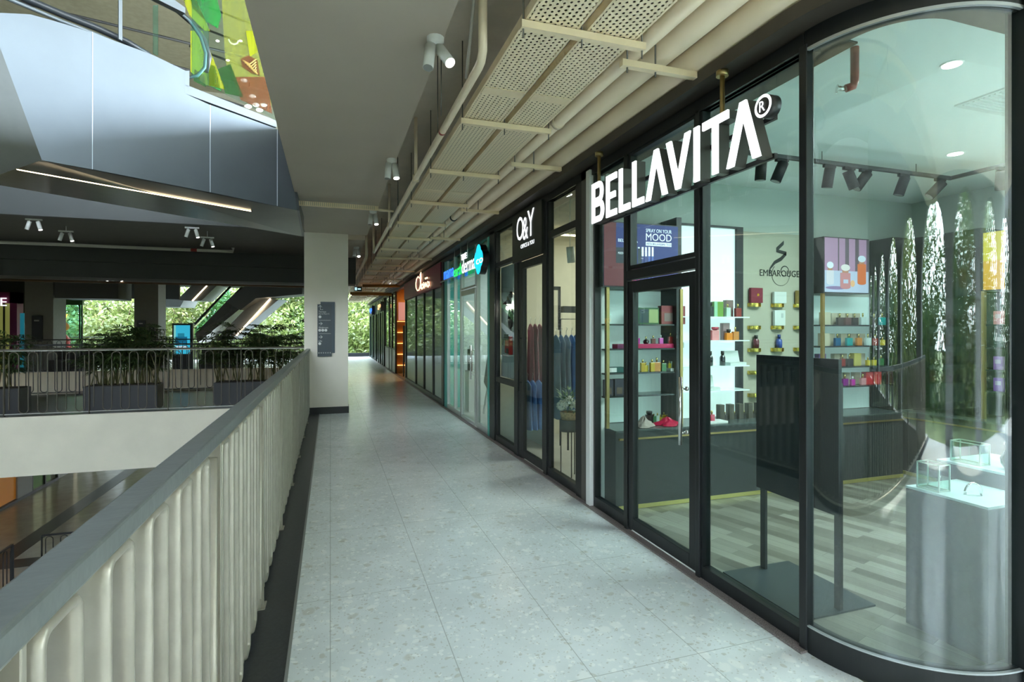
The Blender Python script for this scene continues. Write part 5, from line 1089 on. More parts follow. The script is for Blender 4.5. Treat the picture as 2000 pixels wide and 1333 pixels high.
t = pipe([(SXp, 3.02, 3.775), (SXp, 3.02, 3.2), (SXp, 3.06, 3.16), (SXp, 3.12, SZp), (SXp, 11.2, SZp), (SXp, 11.25, 3.17), (SXp, 11.26, 3.25), (SXp, 11.26, 3.775)], .026, 'slim cream sprinkler pipe with an elbow, nearest the soffit')
for y in (5.6, 8.25): G().cyl((SXp, y, SZp), .018, .62, 10).cyl((SXp, y, SZp-.035), .034, .07, 12).build('riser', PIPE, t)
G().cyl((SXp, 4.2, SZp), .0275, .03, 14, ax=(0, 1, 0)).build('red_band', RED, t)
t = pipe([(SXp-.1, 12, 3.775), (SXp-.1, 12, 3.2), (SXp-.1, 12.1, 3.15), (SXp-.1, 20, SZp), (SXp-.1, 26, SZp)], .03, 'slim cream sprinkler pipe farther along, beyond the column')
t = thing('sprinkler_drop', (.76, 2.9, 3.5), 'grey conduit elbow at the ceiling above the first sprinkler pipe', 'conduit'); G().tube([(.70, 3.0, 3.76), (.74, 2.95, 3.7), (.78, 3.0, 3.6), (.79, 3.1, 3.45), (.8, 3.3, 3.16)], .01, 8).build('conduit', mat('conduit_grey', (.4, .38, .34), .5), t)
for i, y in enumerate((3.9, 4.3, 6.6, 7.0)): o = G().cyl((.76+.05*(i % 2), y, 3.15), .004, .63, 6).build('hanger_rod', MATS['zinc_rod']); tag(o, 'thin hanger rod beside the sprinkler pipe, %s from the viewer' % pos[i], 'rod', 'thin rods beside the sprinkler pipe')
# cross trunking at the column end
t = thing('cable_trunking', (-.4, 8.12, 3.36), 'ribbed cream trunking crossing under the soffit to the trays', 'trunking')
G().box(-.44, .66, 8.08, 8.13, 3.33, 3.39).build('trunk', CREAMSTEEL, t); g = G()
for i in range(40): g.box(-.42+.026*i, -.41+.026*i, 8.075, 8.08, 3.335, 3.385)
g.build('ribs', mat('rib', (.5, .47, .37), .5), t); G().cyl((.66, 8.10, 3.34), .018, .22, 10, ax=(1, 0, -.02)).build('conduit', PIPE, t); G().box(-.47, -.43, 8.06, 8.15, 3.32, 3.40).build('end_cap', WHITE, t)
# orange cable bundle far away
ORG = mat('orange_pipe', (.26, .14, .035), .5)
pipe([(.7, 21, 2.95), (2.2, 21, 2.95)], .06, 'orange-brown duct crossing the far ceiling', 'duct', ORG); pipe([(1.0, 18.5, 3.05), (2.2, 18.5, 3.08)], .05, 'orange-brown duct crossing above the amber shop', 'duct', ORG)
# soffit spotlights
WM = mat('white_spot', (.75, .76, .74), .4)
def soffit_spot(x, y, z, lab, lit=True, s=1, group=None, bar_=False, dirs=((-.15, -.25, -1), (.35, -.65, -.9))):
    t = thing('twin_spotlight', (x, y, z), lab, 'spotlight', group)
    g = G()
    if bar_: g.box(x-.13*s, x+.13*s, y-.02*s, y+.02*s, z-.03*s, z)
    else: g.lathe((x, y, z-.045*s), [(.001, 0), (.04*s, 0), (.055*s, .02*s), (.055*s, .045*s)], 16)
    g.build('mount', WM, t)
    for k, dv in enumerate(dirs):
        d = Vector(dv).normalized(); c0 = Vector((x+(-.07 if k == 0 else .07)*s*(1 if bar_ else .45), y, z-.07*s))
        b = G().cyl(c0-d*.02*s, .034*s, .17*s, 16, ax=d).build('spot_body', WM, t)
        G().cyl(c0-Vector((0, 0, 0)), .008*s, .05*s, 8, ax=(0, 0, 1)).build('stem', WM, b)
        lens = (k == 1 and lit); G().cyl(c0+d*.150*s, .030*s, .003, 16, ax=d).build('lamp_face', LAMPW if lens else mat('lens', (.25, .25, .24)), b)
    return t
soffit_spot(.63, 3.42, 3.447, 'white twin spotlight on the soffit edge nearest the viewer', s=1.0)
for i, y in enumerate((6.0, 8.7)): soffit_spot(.63, y, 3.447, 'white twin spotlight on the soffit edge, %s from the viewer' % pos[i+1], dirs=((-.1, -.1, -1), (.1, -.3, -1)))
for i, y in enumerate((12.6, 15.2, 17.8, 20.4, 23)): soffit_spot(.55, y, 3.447, 'white twin spotlight beyond the column, %s in line' % pos[i], s=1.1, dirs=((-.1, -.4, -1), (.1, -.6, -1)))

# ================================================================== COLUMN SIGN
t = thing('wayfinding_sign', (-.1, 10.96, 1.0), 'dark slate wayfinding sign with white arrows on the cream column', 'sign')
yc_ = 10.975; SL = mat('slate_sign', (.045, .062, .075), .4); SL2 = mat('slate_sign_back', (.05, .075, .10), .4)
def cx(px): return on_y(px, 645, 10.96).x
def cz(py): return on_y(640, py, 10.96).z
G().box(cx(626), cx(654), yc_-.02, yc_, cz(690), cz(590)).build('back_panel', SL2, t); G().box(cx(620), cx(648), yc_-.04, yc_-.021, cz(696.5), cz(595)).build('front_panel', SL, t)
SW = mat('sign_white', (.72, .74, .74), .5); yt = yc_-.043
def tx(s, px0, px1, pyb, pyt): text('lettering', s, .05, SW, t, (cx(px0), yt, cz(pyb)), (1, 0, 0), (0, 0, 1), width=cx(px1)-cx(px0), height=cz(pyt)-cz(pyb), extrude=.0008)
tx('Terrace', 622.5, 637, 611, 607.8); tx('Up to Floor 2', 622.5, 643, 615.5, 612); tx('Washroom', 622.5, 641, 642, 638.5); tx('Lifts', 622, 629, 668, 664.5)
for pc_, py in ((625, 619.5), (624.5, 645.5), (630.5, 645.5), (636.5, 645.5), (624.5, 671.5)):
    G().cyl((cx(pc_), yt+.002, cz(py)), .026, .004, 16, ax=(0, -1, 0)).build('pictogram', SW, t)
for py in (626, 652): G().box(cx(623), cx(646), yt, yt+.002, cz(py)-.004, cz(py)+.004).build('divider', mat('divider', (.4, .42, .42)), t)
def arrow(px, py, up=False):
    g = G(); X0, Z0 = cx(px), cz(py)
    if up: g.tube([(X0+.05, yt, Z0-.04), (X0, yt, Z0-.04), (X0, yt, Z0+.04)], .004, 4); g.tube([(X0-.03, yt, Z0+.01), (X0, yt, Z0+.045), (X0+.03, yt, Z0+.01)], .004, 4)
    else: g.tube([(X0-.03, yt, Z0), (X0+.03, yt, Z0)], .004, 4); g.tube([(X0, yt, Z0+.03), (X0+.035, yt, Z0), (X0, yt, Z0-.03)], .004, 4)
    g.build('arrow', SW, t)
arrow(625.5, 601.5, True); arrow(626, 632.5); arrow(626, 658.5)
for i in range(6): G().cyl((cx(623+4.4*i), yt+.002, cz(689.5)), .012, .004, 10, ax=(0, -1, 0)).build('floor_dot', MATS['divider'], t)

# ================================================================== METAL-CLAD ESCALATOR, upper left
es = thing('escalator', (-2.6, 6.3, 3.2), 'brushed-metal-clad underside and side of an upper escalator landing over the atrium', 'escalator')
P1 = Vector((-.46, 7.83, 3.21)); DV = Vector((-.814, -.581, 0))
def cl(px, py):        # point on the cladding's vertical plane
    a, b = ray(px); nrm = Vector((DV.y, -DV.x, 0)); d = P1.dot(nrm)/(a*nrm.x+b*nrm.y); return Vector((a*d, b*d, H-(py-645)/FPX*d))
nrm = Vector((-DV.y, DV.x, 0)); nrm = nrm if nrm.y > 0 else -nrm      # pointing away from the viewer
def clad(poly, name, m, th=.06, par=es):
    q = [cl(*p) for p in poly]; return G().prism(q, nrm*th).build(name, m, par)
# three side panels with pale joints, the upper edge falls towards the soffit
clad([(-210, 250), (75, 312), (180, 331), (180, 64), (120, 45), (60, 28), (0, 25), (-120, 30), (-210, 42)], 'side_panel', METAL)
clad([(180.8, 331), (410, 376), (410, 205), (362, 183), (362, 138), (300, 108), (260, 93), (180.8, 64)], 'side_panel', METAL)
clad([(410.8, 376), (541, 403), (541, 252), (410.8, 205)], 'side_panel', METAL); clad([(542, 403), (580, 411), (580, 262), (542, 252)], 'side_panel', METAL)
g = G(); 
for px, y0, y1 in ((180.4, 62, 331), (410.4, 205, 376), (541.5, 252, 403)):
    a, b = cl(px-.5, y0), cl(px+.5, y1); g.prism([Vector((a.x, a.y, a.z)), Vector((b.x, b.y, a.z)), Vector((b.x, b.y, b.z)), Vector((a.x, a.y, b.z))], -nrm*.004)
g.build('joint_strip', mat('pale_joint', (.6, .68, .72), .3, .5), es)
# near-left facet, turned towards the viewer and leaning
A0 = cl(75, 312); A1 = cl(0, 110); A2 = cl(-60, -10)
L0 = on_d(-140, 384, A0.y*CA+A0.x*SA-.9); A2 = A0+(A1-A0)*1.9; L1 = L0+(A2-A0)
G().prism([A0-nrm*.012, A2-nrm*.012, L1-nrm*.012, L0-nrm*.012], (.015, .02, 0)).build('end_facet', mat('brushed_facet', (.10, .11, .11), .45, .8, noise=.05), es)
# sloping underside with warm LED strip
U0, U1 = cl(75, 312), cl(580, 411); V1 = on_d(590, 462, 8.9); V0 = on_d(-60, 352, 7.2); V0b = L0
G().add([U0, U1, V1, on_d(300, 405, 8.2), V0, L0], [(0, 1, 2, 3, 4, 5)]).add([p+Vector((0, 0, .03)) for p in (U0, U1, V1, on_d(300, 405, 8.2), V0, L0)], [(5, 4, 3, 2, 1, 0)]).build('soffit_panel', METALD, es)
def und(px, py, up=.0):
    # on plane U0,U1,V1
    n_ = (U1-U0).cross(V1-U0); a, b = ray(px); r = Vector((a, b, -(py-645)/FPX)); o_ = Vector((0, 0, H)); d = (U0-o_).dot(n_)/r.dot(n_); return o_+r*(d*.997)
a, b = und(32, 330), und(490, 412); up_ = (V1-U1).normalized()*.022
G().prism([a, b, b+up_, a+up_], (0, 0, -.006)).build('led_strip', LED, es)
G().prism([cl(576, 375), cl(580, 411), V1, V1+Vector((0, 0, .55))], (.03, .01, 0)).build('end_panel', mat('dark_metal_end', (.10, .11, .12), .3, .8), es)
# balustrade on top: stainless ledge, glass and curved handrail
LEDGE = mat('ledge_grey', (.13, .155, .17), .4, .3)
clad([(362, 183), (540, 249), (540, 236), (362, 165)], 'ledge', LEDGE, .2); clad([(362, 168), (370, 171), (370, 138), (362, 138)], 'ledge_post', LEDGE, .2)
q = [cl(px, py) + nrm*.1 for px, py in ((-60, -60), (60, -8), (130, 22), (200, 50), (255, 76), (300, 104))]
G().tube(q, .035, 10).build('handrail', mat('rubber_black', (.02, .025, .03), .4), es); G().tube([p-Vector((0, 0, .07)) for p in q], .02, 8).build('rail_base', LEDGE, es)
q = [cl(px, py)+nrm*.08 for px, py in ((300, -15), (345, 10), (375, 35), (398, 68), (408, 100), (406, 128), (392, 144), (372, 149))]
G().tube(q, .018, 10).build('curved_rail', LEDGE, es); q = [cl(px+14, py)+nrm*.22 for px, py in ((310, -20), (350, 8), (380, 35), (402, 66), (412, 100), (405, 130))]; G().tube(q, .03, 10).build('curved_handrail', MATS['rubber_black'], es)
clad([(300, -30), (362, 15), (362, 26), (300, -5)], 'rail_cover', LEDGE, .08)
for (x0, x1, y0, y1) in ((232, 239, -20, 80), (300, 309, 10, 108)): clad([(x0, y1-4), (x1, y1), (x1, y0), (x0, y0)], 'glass_post', LEDGE if x0 == 232 else GLT, .02)
clad([(376, 150), (408, 168), (408, -60), (376, -60)], 'glass_panel', GLT, .02)
# upper floor behind: glass screen with green and yellow print, brown leaf pattern, lights
us = thing('upper_shopfront', (0, 9.3, 4.3), 'upper-floor glass screen printed with green, yellow and brown foliage shapes', 'screen')
YU = 9.6
def up(poly, name, m, dy=0, par=us):
    q = [on_y(px, py, YU+dy) for px, py in poly]; return G().prism(q, (0, .01, 0)).build(name, m, par)
YG = lambda n, c, a=.75: MATS.get(n) or glass_col(n, c, a)
def glass_col(n, c, a):
    m = bpy.data.materials.new(n); m.use_nodes = True; t_ = m.node_tree; b = t_.nodes['Principled BSDF']; b.inputs['Base Color'].default_value = (*c, 1); b.inputs['Alpha'].default_value = a; b.inputs['Roughness'].default_value = .2; MATS[n] = m
    tc = t_.nodes.new('ShaderNodeTexCoord'); mp = t_.nodes.new('ShaderNodeMapping'); mp.inputs['Scale'].default_value = (14, 14, 1.2); w = t_.nodes.new('ShaderNodeTexNoise'); w.inputs['Scale'].default_value = 1.3
    t_.links.new(tc.outputs['Object'], mp.inputs[0]); t_.links.new(mp.outputs[0], w.inputs[0]); mr = t_.nodes.new('ShaderNodeMapRange'); mr.inputs[3].default_value = a*.35; mr.inputs[4].default_value = min(1, a*1.5); t_.links.new(w.outputs[0], mr.inputs[0]); t_.links.new(mr.outputs[0], b.inputs['Alpha'])
    return m
YEL = glass_col('print_yellowgreen', (.42, .46, .02), .7); GRN = glass_col('print_leafgreen', (.03, .30, .06), .8); DKG2 = glass_col('print_darkgreen', (.02, .10, .02), .9); BRN = glass_col('print_brown', (.22, .08, .03), .9)
up([(352, -60), (560, -60), (575, 260), (530, 230), (410, 170), (372, 150), (372, 40)], 'screen_glass', GL, .03)
up([(430, -60), (545, -60), (560, 215), (470, 190), (440, 120)], 'printed_tint', YG('t1', (.35, .38, .06), .45), .02)
up([(350, -20), (375, -20), (410, 60), (400, 60), (370, 30)], 'printed_blade', YEL); up([(372, 60), (395, 60), (440, 175), (400, 165), (372, 140)], 'printed_blade', YEL)
up([(372, 0), (420, -20), (432, 30), (425, 55), (400, 40), (375, 15)], 'printed_leaf', GRN); up([(480, 60), (500, 60), (505, 100), (488, 110)], 'printed_blade', YEL)
up([(425, 135), (450, 125), (475, 190), (440, 182)], 'printed_grass', DKG2); up([(400, 120), (420, 130), (432, 178), (405, 165)], 'printed_grass', GRN); up([(380, 135), (402, 150), (402, 170), (378, 158)], 'printed_grass', DKG2)
up([(455, 150), (520, 150), (532, 222), (470, 195)], 'printed_brown', BRN, .005)
lf = up([(473, 130), (470, 115), (485, 108), (503, 118), (508, 148), (490, 142)], 'printed_leaf', BRN)
g = G()
for i in range(6):
    g.tube([on_y(474+i*4, 118+i*4, YU-.01), on_y(488+i*3, 125+i*4, YU-.01), on_y(500, 116+i*5, YU-.01)], .01, 4)
g.build('printed_vein', mat('vein', (.6, .45, .15), .5), lf)
g = G()
for k, (a, b) in enumerate(((436, 485), (470, 520), (500, 530))): pass
for i in range(4): g.tube([on_y(370, -5+45*i-40, YU+.8), on_y(545, 62+45*i-40, YU+.8)], .02, 6)
g.build('truss', DARKSTEEL, us)
for i, (px, py) in enumerate(((477, 157), (493, 188), (500, 205), (515, 205), (507, 215), (485, 208), (425, 80), (470, 80), (445, 118))):
    p = on_y(px, py, YU+.5); g = G(); g.sphere(p, .035 if py > 150 else .018, 8, (1.6, 1, .9)); g.build('lamp', LAMPW, us)
p = on_y(456, 78, YU+.4); G().tube([(p.x+.07*math.cos(a), p.y, p.z+.07*math.sin(a)) for a in [PI+PI*i/10 for i in range(11)]], .012, 6).build('neon_smile', LITW, us)
# upper ceiling cables and pipe drops
g = G(); 
for i in range(3): g.tube([(-9+i, 13+i, 8.3), (-1, 15+2*i, 8.3)], .03, 6)
struct('trim_17', g, DARKSTEEL, 'thin dark pipes under the high roof', 'pipe')
struct('wall_upper', G().box(-12, 1, 18, 18.1, 4.3, 8.6), mat('upper_wall', (.27, .27, .22), .7, noise=.08), 'olive grey wall of the upper floor behind the escalator', 'wall')
struct('floor_upper', G().box(-12, -.46, 10.9, 18, 4.25, 4.3), SLAB, 'concrete slab of the upper floor', 'floor')

# ================================================================== BRIDGE AND FAR GALLERY
def ceiling_spot(px, py, d, lab, s=.85, stem=None):
    p = on_d(px, py, d); t = soffit_spot(p.x, p.y, p.z+.02, lab, s=s, bar_=True, lit=True, dirs=((-.3, 0, -1), (.3, -.1, -1)))
    if stem: G().cyl((p.x, p.y, p.z), .008, stem-p.z, 6).build('stem', WM, t)
ceiling_spot(66, 430, 9.0, 'white twin spotlight at the far left under the bridge soffit'); ceiling_spot(129, 453, 9.7, 'white twin spotlight on a stem beside the left pipe drop', stem=3.45)
ceiling_spot(375, 446, 9.65, 'white twin spotlight under the soffit, right of the middle'); ceiling_spot(405, 465, 10.2, 'white twin spotlight on a stem near the right pipe drop', stem=3.45)
a = on_y(-150, 469, 13.6); b = on_y(455, 491, 13.6)
t = thing('sprinkler_pipe', (b.x, 13.6, 3.3), 'white sprinkler pipe slung under the bridge soffit', 'pipe')
zz = (on_y(142, 480, 13.6).z+on_y(455, 491, 13.6).z)/2
G().tube([(-14, 13.6, zz), (b.x, 13.6, zz), (b.x, 13.6, 3.448)], .035, 10).build('pipe_run', mat('white_pipe', (.62, .60, .54), .5), t); x_ = on_y(142, 480, 13.6).x; G().cyl((x_, 13.6, zz), .035, 3.448-zz, 10).build('pipe_drop', MATS['white_pipe'], t)
x_ = on_y(373, 488, 13.6).x; G().cyl((x_, 13.6, zz), .037, .12, 10, ax=(1, 0, 0)).build('red_band', RED, t)
# planters with lady palms
PLM = mat('planter_grey', (.03, .032, .038), .45)
def planter(x0, x1, y0, y1, h, lab):
    t = thing('planter', ((x0+x1)/2, (y0+y1)/2, 0), lab, 'planter'); g = G().box(x0, x1, y0, y1, 0, h); g.build('trough', PLM, t, bevel=.01)
    G().box(x0+.04, x1-.04, y0+.04, y1-.04, h, h+.01).build('soil', mat('soil', (.03, .022, .015), .9), t)
planter(-4.55, -3.30, 12.65, 13.15, .50, 'grey trough planter with tall palms on the left half of the bridge'); planter(-2.35, -.75, 12.95, 13.45, .48, 'grey trough planter with palms behind the near handrail on the bridge'); planter(-6.6, -5.55, 12.65, 13.1, .5, 'grey trough planter at the left edge of the photo')
LEAF = mat('palm_leaf', (.045, .085, .022), .5, noise=.3, nscale=3); STEM = mat('palm_stem', (.13, .13, .05), .7)
def palm(x, y, z, h, seed, lab, n=10):
    rnd = random.Random(seed); t = thing('lady_palm', (x, y, z), lab, 'palm'); gs = G(); gl = G()
    for i in range(n):
        bx_, by_ = x+rnd.uniform(-.22, .22), y+rnd.uniform(-.14, .14); hh = h*rnd.uniform(.55, 1); lx, ly = rnd.uniform(-.25, .25), rnd.uniform(-.2, .2)
        top = Vector((bx_+lx, by_+ly, z+hh)); gs.tube([(bx_, by_, z), (bx_+lx*.4, by_+ly*.4, z+hh*.5), top], [.012, .01, .006], 5)
        for k in range(6):
            f = .4+.6*k/5; p = Vector((bx_+lx*f, by_+ly*f, z+hh*f)); az = rnd.uniform(0, 2*PI); el = rnd.uniform(-.1, .7); d = Vector((math.cos(az)*math.cos(el), math.sin(az)*math.cos(el), math.sin(el))); q = p+d*rnd.uniform(.12, .25)
            gs.tube([p, q], .003, 3, False)
            side = d.cross(Vector((0, 0, 1))).normalized(); upv = side.cross(d).normalized(); nl = 8
            for j in range(nl):
                a = (j/(nl-1)-.5)*2.6; dd = (d*math.cos(a)+side*math.sin(a)); L = rnd.uniform(.20, .32); w = dd.cross(upv).normalized()*.017; m1 = q+dd*L*.5+upv*.02; e = q+dd*L-Vector((0, 0, .07))
                gl.add([q, m1+w, e, m1-w], [(0, 1, 2, 3)])
    gs.build('stems', STEM, t, recalc=False); gl.build('fronds', LEAF, t, recalc=False)
palm(-4.25, 12.9, .5, 1.0, 1, 'dark green lady palm at the left end of the left bridge planter', 16); palm(-3.9, 12.9, .5, 1.15, 2, 'tall lady palm in the middle of the left bridge planter', 16); palm(-3.5, 12.9, .5, 1.1, 3, 'lady palm at the right end of the left bridge planter', 16)
palm(-2.1, 13.2, .48, 1.15, 4, 'lady palm at the left end of the right bridge planter', 15); palm(-1.6, 13.2, .48, 1.2, 5, 'lady palm in the middle of the right bridge planter', 15); palm(-1.05, 13.2, .48, 1.25, 6, 'lady palm beside the cream column', 15); palm(-6.0, 12.9, .5, 1.0, 7, 'lady palm at the left edge of the photo', 14)
# far gallery columns, signs, kiosk, shops
def fcol(px0, px1, px2, d, lab, n):
    y = 26.2; a = on_y(px0, 645, y).x; b = on_y(px1, 645, y).x; dd = .9
    struct('column_%d' % n, G().box(a, b, y, y+1.1, 0, 3.92), mat('far_column', (.27, .27, .24), .6, noise=.04), lab, 'column')
fcol(48, 104, 117, 22, 'grey column on the far gallery at the left', 2); fcol(262, 309, 312, 22, 'grey column on the far gallery in the middle', 3)
for n_, (x0, x1, y0, y1, lab) in enumerate(((62, 83, 668, 617, 'dark vertical sign on the left far column'), (267, 284, 660, 626, 'dark vertical sign on the middle far column'), (291, 301, 651, 640, 'small dark plate on the middle far column'))):
    a = on_y(x0, y0, 26.15); b = on_y(x1, y1, 26.15); t = thing('column_sign', (a.x, 26.15, a.z), lab, 'sign'); G().box(a.x, b.x, 26.14, 26.19, a.z, b.z).build('panel', mat('far_sign', (.012, .015, .018), .4), t); 
    G().box(a.x+.08, a.x+(b.x-a.x)*.7, 26.13, 26.14, b.z-(b.z-a.z)*.22, b.z-(b.z-a.z)*.16).build('print_line', SW, t)
a = on_y(337, 722, 25.6); b = on_y(377, 632, 25.6)
t = thing('digital_kiosk', ((a.x+b.x)/2, 25.6, 0), 'freestanding digital kiosk with a glowing cyan screen on the far gallery', 'kiosk')
G().box(a.x, b.x, 25.55, 25.7, .0, b.z).build('housing', BLACK, t); za = on_y(340, 692, 25.5).z
CY = em('screen_cyan', (.04, .50, .72), 1.3); G().box(a.x+.06, b.x-.1, 25.54, 25.55, za, b.z-.08).build('screen', CY, t)
zt = b.z-.08; hh = zt-za
G().box(a.x+.12, b.x-.2, 25.53, 25.54, za+hh*.35, za+hh*.6).build('screen_band', em('screen_deep', (.01, .18, .33), 1), t); G().box(a.x+.2, b.x-.3, 25.535, 25.54, za+hh*.6, za+hh*.72).build('screen_band', em('screen_sea', (.02, .30, .45), 1), t); G().box(a.x+.15, b.x-.2, 25.53, 25.535, za+hh*.22, za+hh*.28).build('screen_text', em('screen_white', (.7, .9, 1), 1), t)
G().box(a.x+.06, a.x+.13, 25.533, 25.54, za, zt).build('screen_edge', em('screen_lime', (.3, .8, .75), 1), t)
# left far shops
t = thing('far_shopfront', (-13.5, 27.5, 0), 'far shop with a deep magenta frame and pale yellow glass at the left edge', 'shopfront')
a = on_y(-120, 640, 27.4).x; b = on_y(25, 640, 27.4).x; c_ = on_y(33, 640, 27.4).x; zt_ = on_y(20, 571, 27.4).z
G().box(b-.1, c_, 27.4, 27.9, 0, zt_).box(a, c_, 27.4, 27.9, zt_-.45, zt_).build('frame', mat('magenta_frame', (.22, .015, .08), .45), t)
G().box(a, b-.1, 27.6, 27.65, 0, zt_-.45).build('lit_glass', mat('yellow_glass', (.35, .36, .10), .3, emit=(.36, .38, .1), es=.35), t); G().box(on_y(3, 600, 27.4).x, on_y(6, 600, 27.4).x, 27.5, 27.55, 0, zt_-.45).build('mullion', BLACK, t)
pa = on_y(-60, 596, 27.35); text('lettering', 'E', .3, LITW, t, (on_y(1, 0, 27.35).x, 27.35, on_y(5, 598, 27.35).z), (1, 0, 0), (0, 0, 1), width=.2, height=.33, extrude=.01)
struct('wall_gallery_left', G().box(-30, c_-.05, 28.2, 28.3, 0, 3.92), DARKCEIL, 'dark wall behind the far shop at the left', 'wall')
a = on_y(39, 662, 26.8); b = on_y(47, 612, 26.8); o = G().box(a.x, b.x, 26.8, 26.9, .0, b.z).build('standing_banner', em('banner_teal', (.02, .28, .38), .6)); tag(o, 'slim teal standing banner beside the left far column', 'banner')
a = on_y(130, 606, 30); b = on_y(160, 606, 30); t = thing('glass_booth', ((a.x+b.x)/2, 30, 0), 'green-framed glass booth on the far gallery', 'booth')
gx0, gx1 = on_y(118, 600, 30).x, on_y(161, 600, 30).x; G().box(gx0-2, gx1, 30, 30.2, 2.75, 3.35).build('header', mat('green_header', (.05, .12, .03), .5), t); G().box(gx1-.05, gx1, 30, 30.05, 0, 2.75).box(gx0+.7, gx0+.75, 30, 30.05, 0, 2.75).build('frame', DARKSTEEL, t); G().box(gx0-2, gx1, 30.02, 30.03, .1, 2.75).build('pane', GLT, t)
pp = on_y(119.5, 618, 29.9); text('lettering', 'oy', .3, mat('lit_amber', (1, .6, .2), emit=(1, .5, .1), es=2), t, (pp.x-.25, 29.9, pp.z-.3), (1, 0, 0), (0, 0, 1), width=.5, height=.4, extrude=.01)
pp = on_y(125, 660, 29.5); t = thing('balloon_figure', (pp.x, 29.5, 0), 'orange and red rounded display figure in front of the green booth', 'display figure'); G().lathe((pp.x, 29.5, 0), [(.001, 0), (.28, .02), (.26, .8), (.22, 1.2), (.05, 1.45)], 14).build('body', mat('figure_red', (.5, .05, .03), .5), t); G().sphere((pp.x, 29.5, 1.75), .2, 12).build('head', mat('figure_orange', (.8, .35, .02), .5), t)
# far escalators
ESG = mat('esc_light', (.42, .45, .47), .4, noise=.03); ESM = mat('esc_metal', (.42, .40, .38), .25, .9, noise=.15, nscale=1)
def esc(pts_a, pts_b, d0, d1, lab, m, th, led=None, rail=None, w=1.2):
    """sloping box between a lower end (pixels pts_a: low,high) at depth d0 and an upper end (pts_b) at depth d1"""
    t = thing('escalator', on_d(pts_a[0][0], 700, d0), lab, 'escalator')
    q = [on_d(*pts_a[0], d0), on_d(*pts_b[0], d1), on_d(*pts_b[1], d1), on_d(*pts_a[1], d0)]
    G().prism(q, (SA*w*.9, CA*w*.9, 0)).build('side_cladding', m, t)
    if led: 
        a, b = on_d(*led[0], d0-.02), on_d(*led[1], d1-.02); G().tube([a, b], .035, 6).build('led_strip', LED, t)
    if rail:
        a, b = on_d(*rail[0], d0), on_d(*rail[1], d1); G().tube([a, b], .06, 8).build('handrail', BLACK, t); G().prism([a, b, b-Vector((0, 0, .7)), a-Vector((0, 0, .7))], (0, .02, 0)).build('glass_balustrade', GLT, t)
    return t
esc([(386, 670), (381, 652)], [(498, 580), (471, 560)], 27.0, 28.6, 'dark metal-clad far escalator rising to the right', ESM, 1, rail=((380, 634), (450, 560)))
esc([(450, 664), (420, 666)], [(545, 585), (498, 584)], 26.6, 28.2, 'light grey far escalator underside with a warm LED line', ESG, 1, led=((462, 656), (528, 584)))
esc([(393, 588), (345, 587)], [(424, 558), (374, 558)], 27.5, 28.2, 'light grey upper escalator landing with a warm LED line', ESG, 1, led=((376, 588), (404, 559)))
t = thing('escalator_landing', on_d(330, 590, 27.8), 'grey landing slab at the head of the far escalators', 'landing'); q = [on_d(*p, 27.8) for p in ((305, 600), (352, 600), (360, 585), (312, 585))]; G().prism(q, (.4, 1.2, 0)).build('slab', ESG, t); q = [on_d(*p, 27.4) for p in ((470, 606), (500, 583), (590, 575), (590, 560), (480, 558), (440, 590))]; G().prism(q, (.4, 1.2, 0)).build('truss_cladding', mat('esc_dark', (.12, .125, .12), .5), t)
struct('wall_gallery_drop', G().box(-16, -7.0, 30.4, 30.6, 3.1, 3.92).box(-10.2, -8.1, 25.8, 27.4, 2.85, 3.92), mat('drop_grey', (.13, .14, .14), .6), 'grey bulkheads under the far gallery ceiling', 'bulkhead')
pipe([(-24, 24.2, 3.39), (-.6, 24.2, 3.39)], .04, 'rust-brown pipe along the far gallery edge', 'pipe', mat('rust_pipe', (.16, .10, .05), .5)); pipe([(-24, 24.4, 3.40), (-.6, 24.4, 3.40)], .03, 'grey pipe along the far gallery edge', 'pipe', mat('grey_pipe', (.3, .3, .27), .5))
for i, px in enumerate((200, 229, 352, 370, 507)):
    p = on_d(px, 538, 20.5); soffit_spot(p.x, p.y, p.z+.06, 'small twin spotlight far back under the dark beam, %s from the left' % pos[i], s=1.3, bar_=True, dirs=((-.3, 0, -1), (.3, 0, -1)), group='small far spotlights'); 
# small objects on the gallery: bins, benches behind the rail
for i, (px, w_, h_, cc) in enumerate(((140, 1.4, .8, (.02, .02, .02)), (300, .9, .8, (.03, .03, .03)), (432, 1.6, .7, (.02, .022, .02)))):
    p = on_y(px, 700, 25.5); o = G().box(p.x-w_/2, p.x+w_/2, 25.4, 25.9, 0, h_*.55).box(p.x-w_/2, p.x+w_/2, 25.82, 25.9, h_*.55, h_+.1).build('gallery_bench', mat('bench_%d' % i, cc, .5)); tag(o, 'dark bench behind the far gallery railing, %s' % ('left of the palms', 'left of the kiosk', 'right of the kiosk')[i], 'bench')

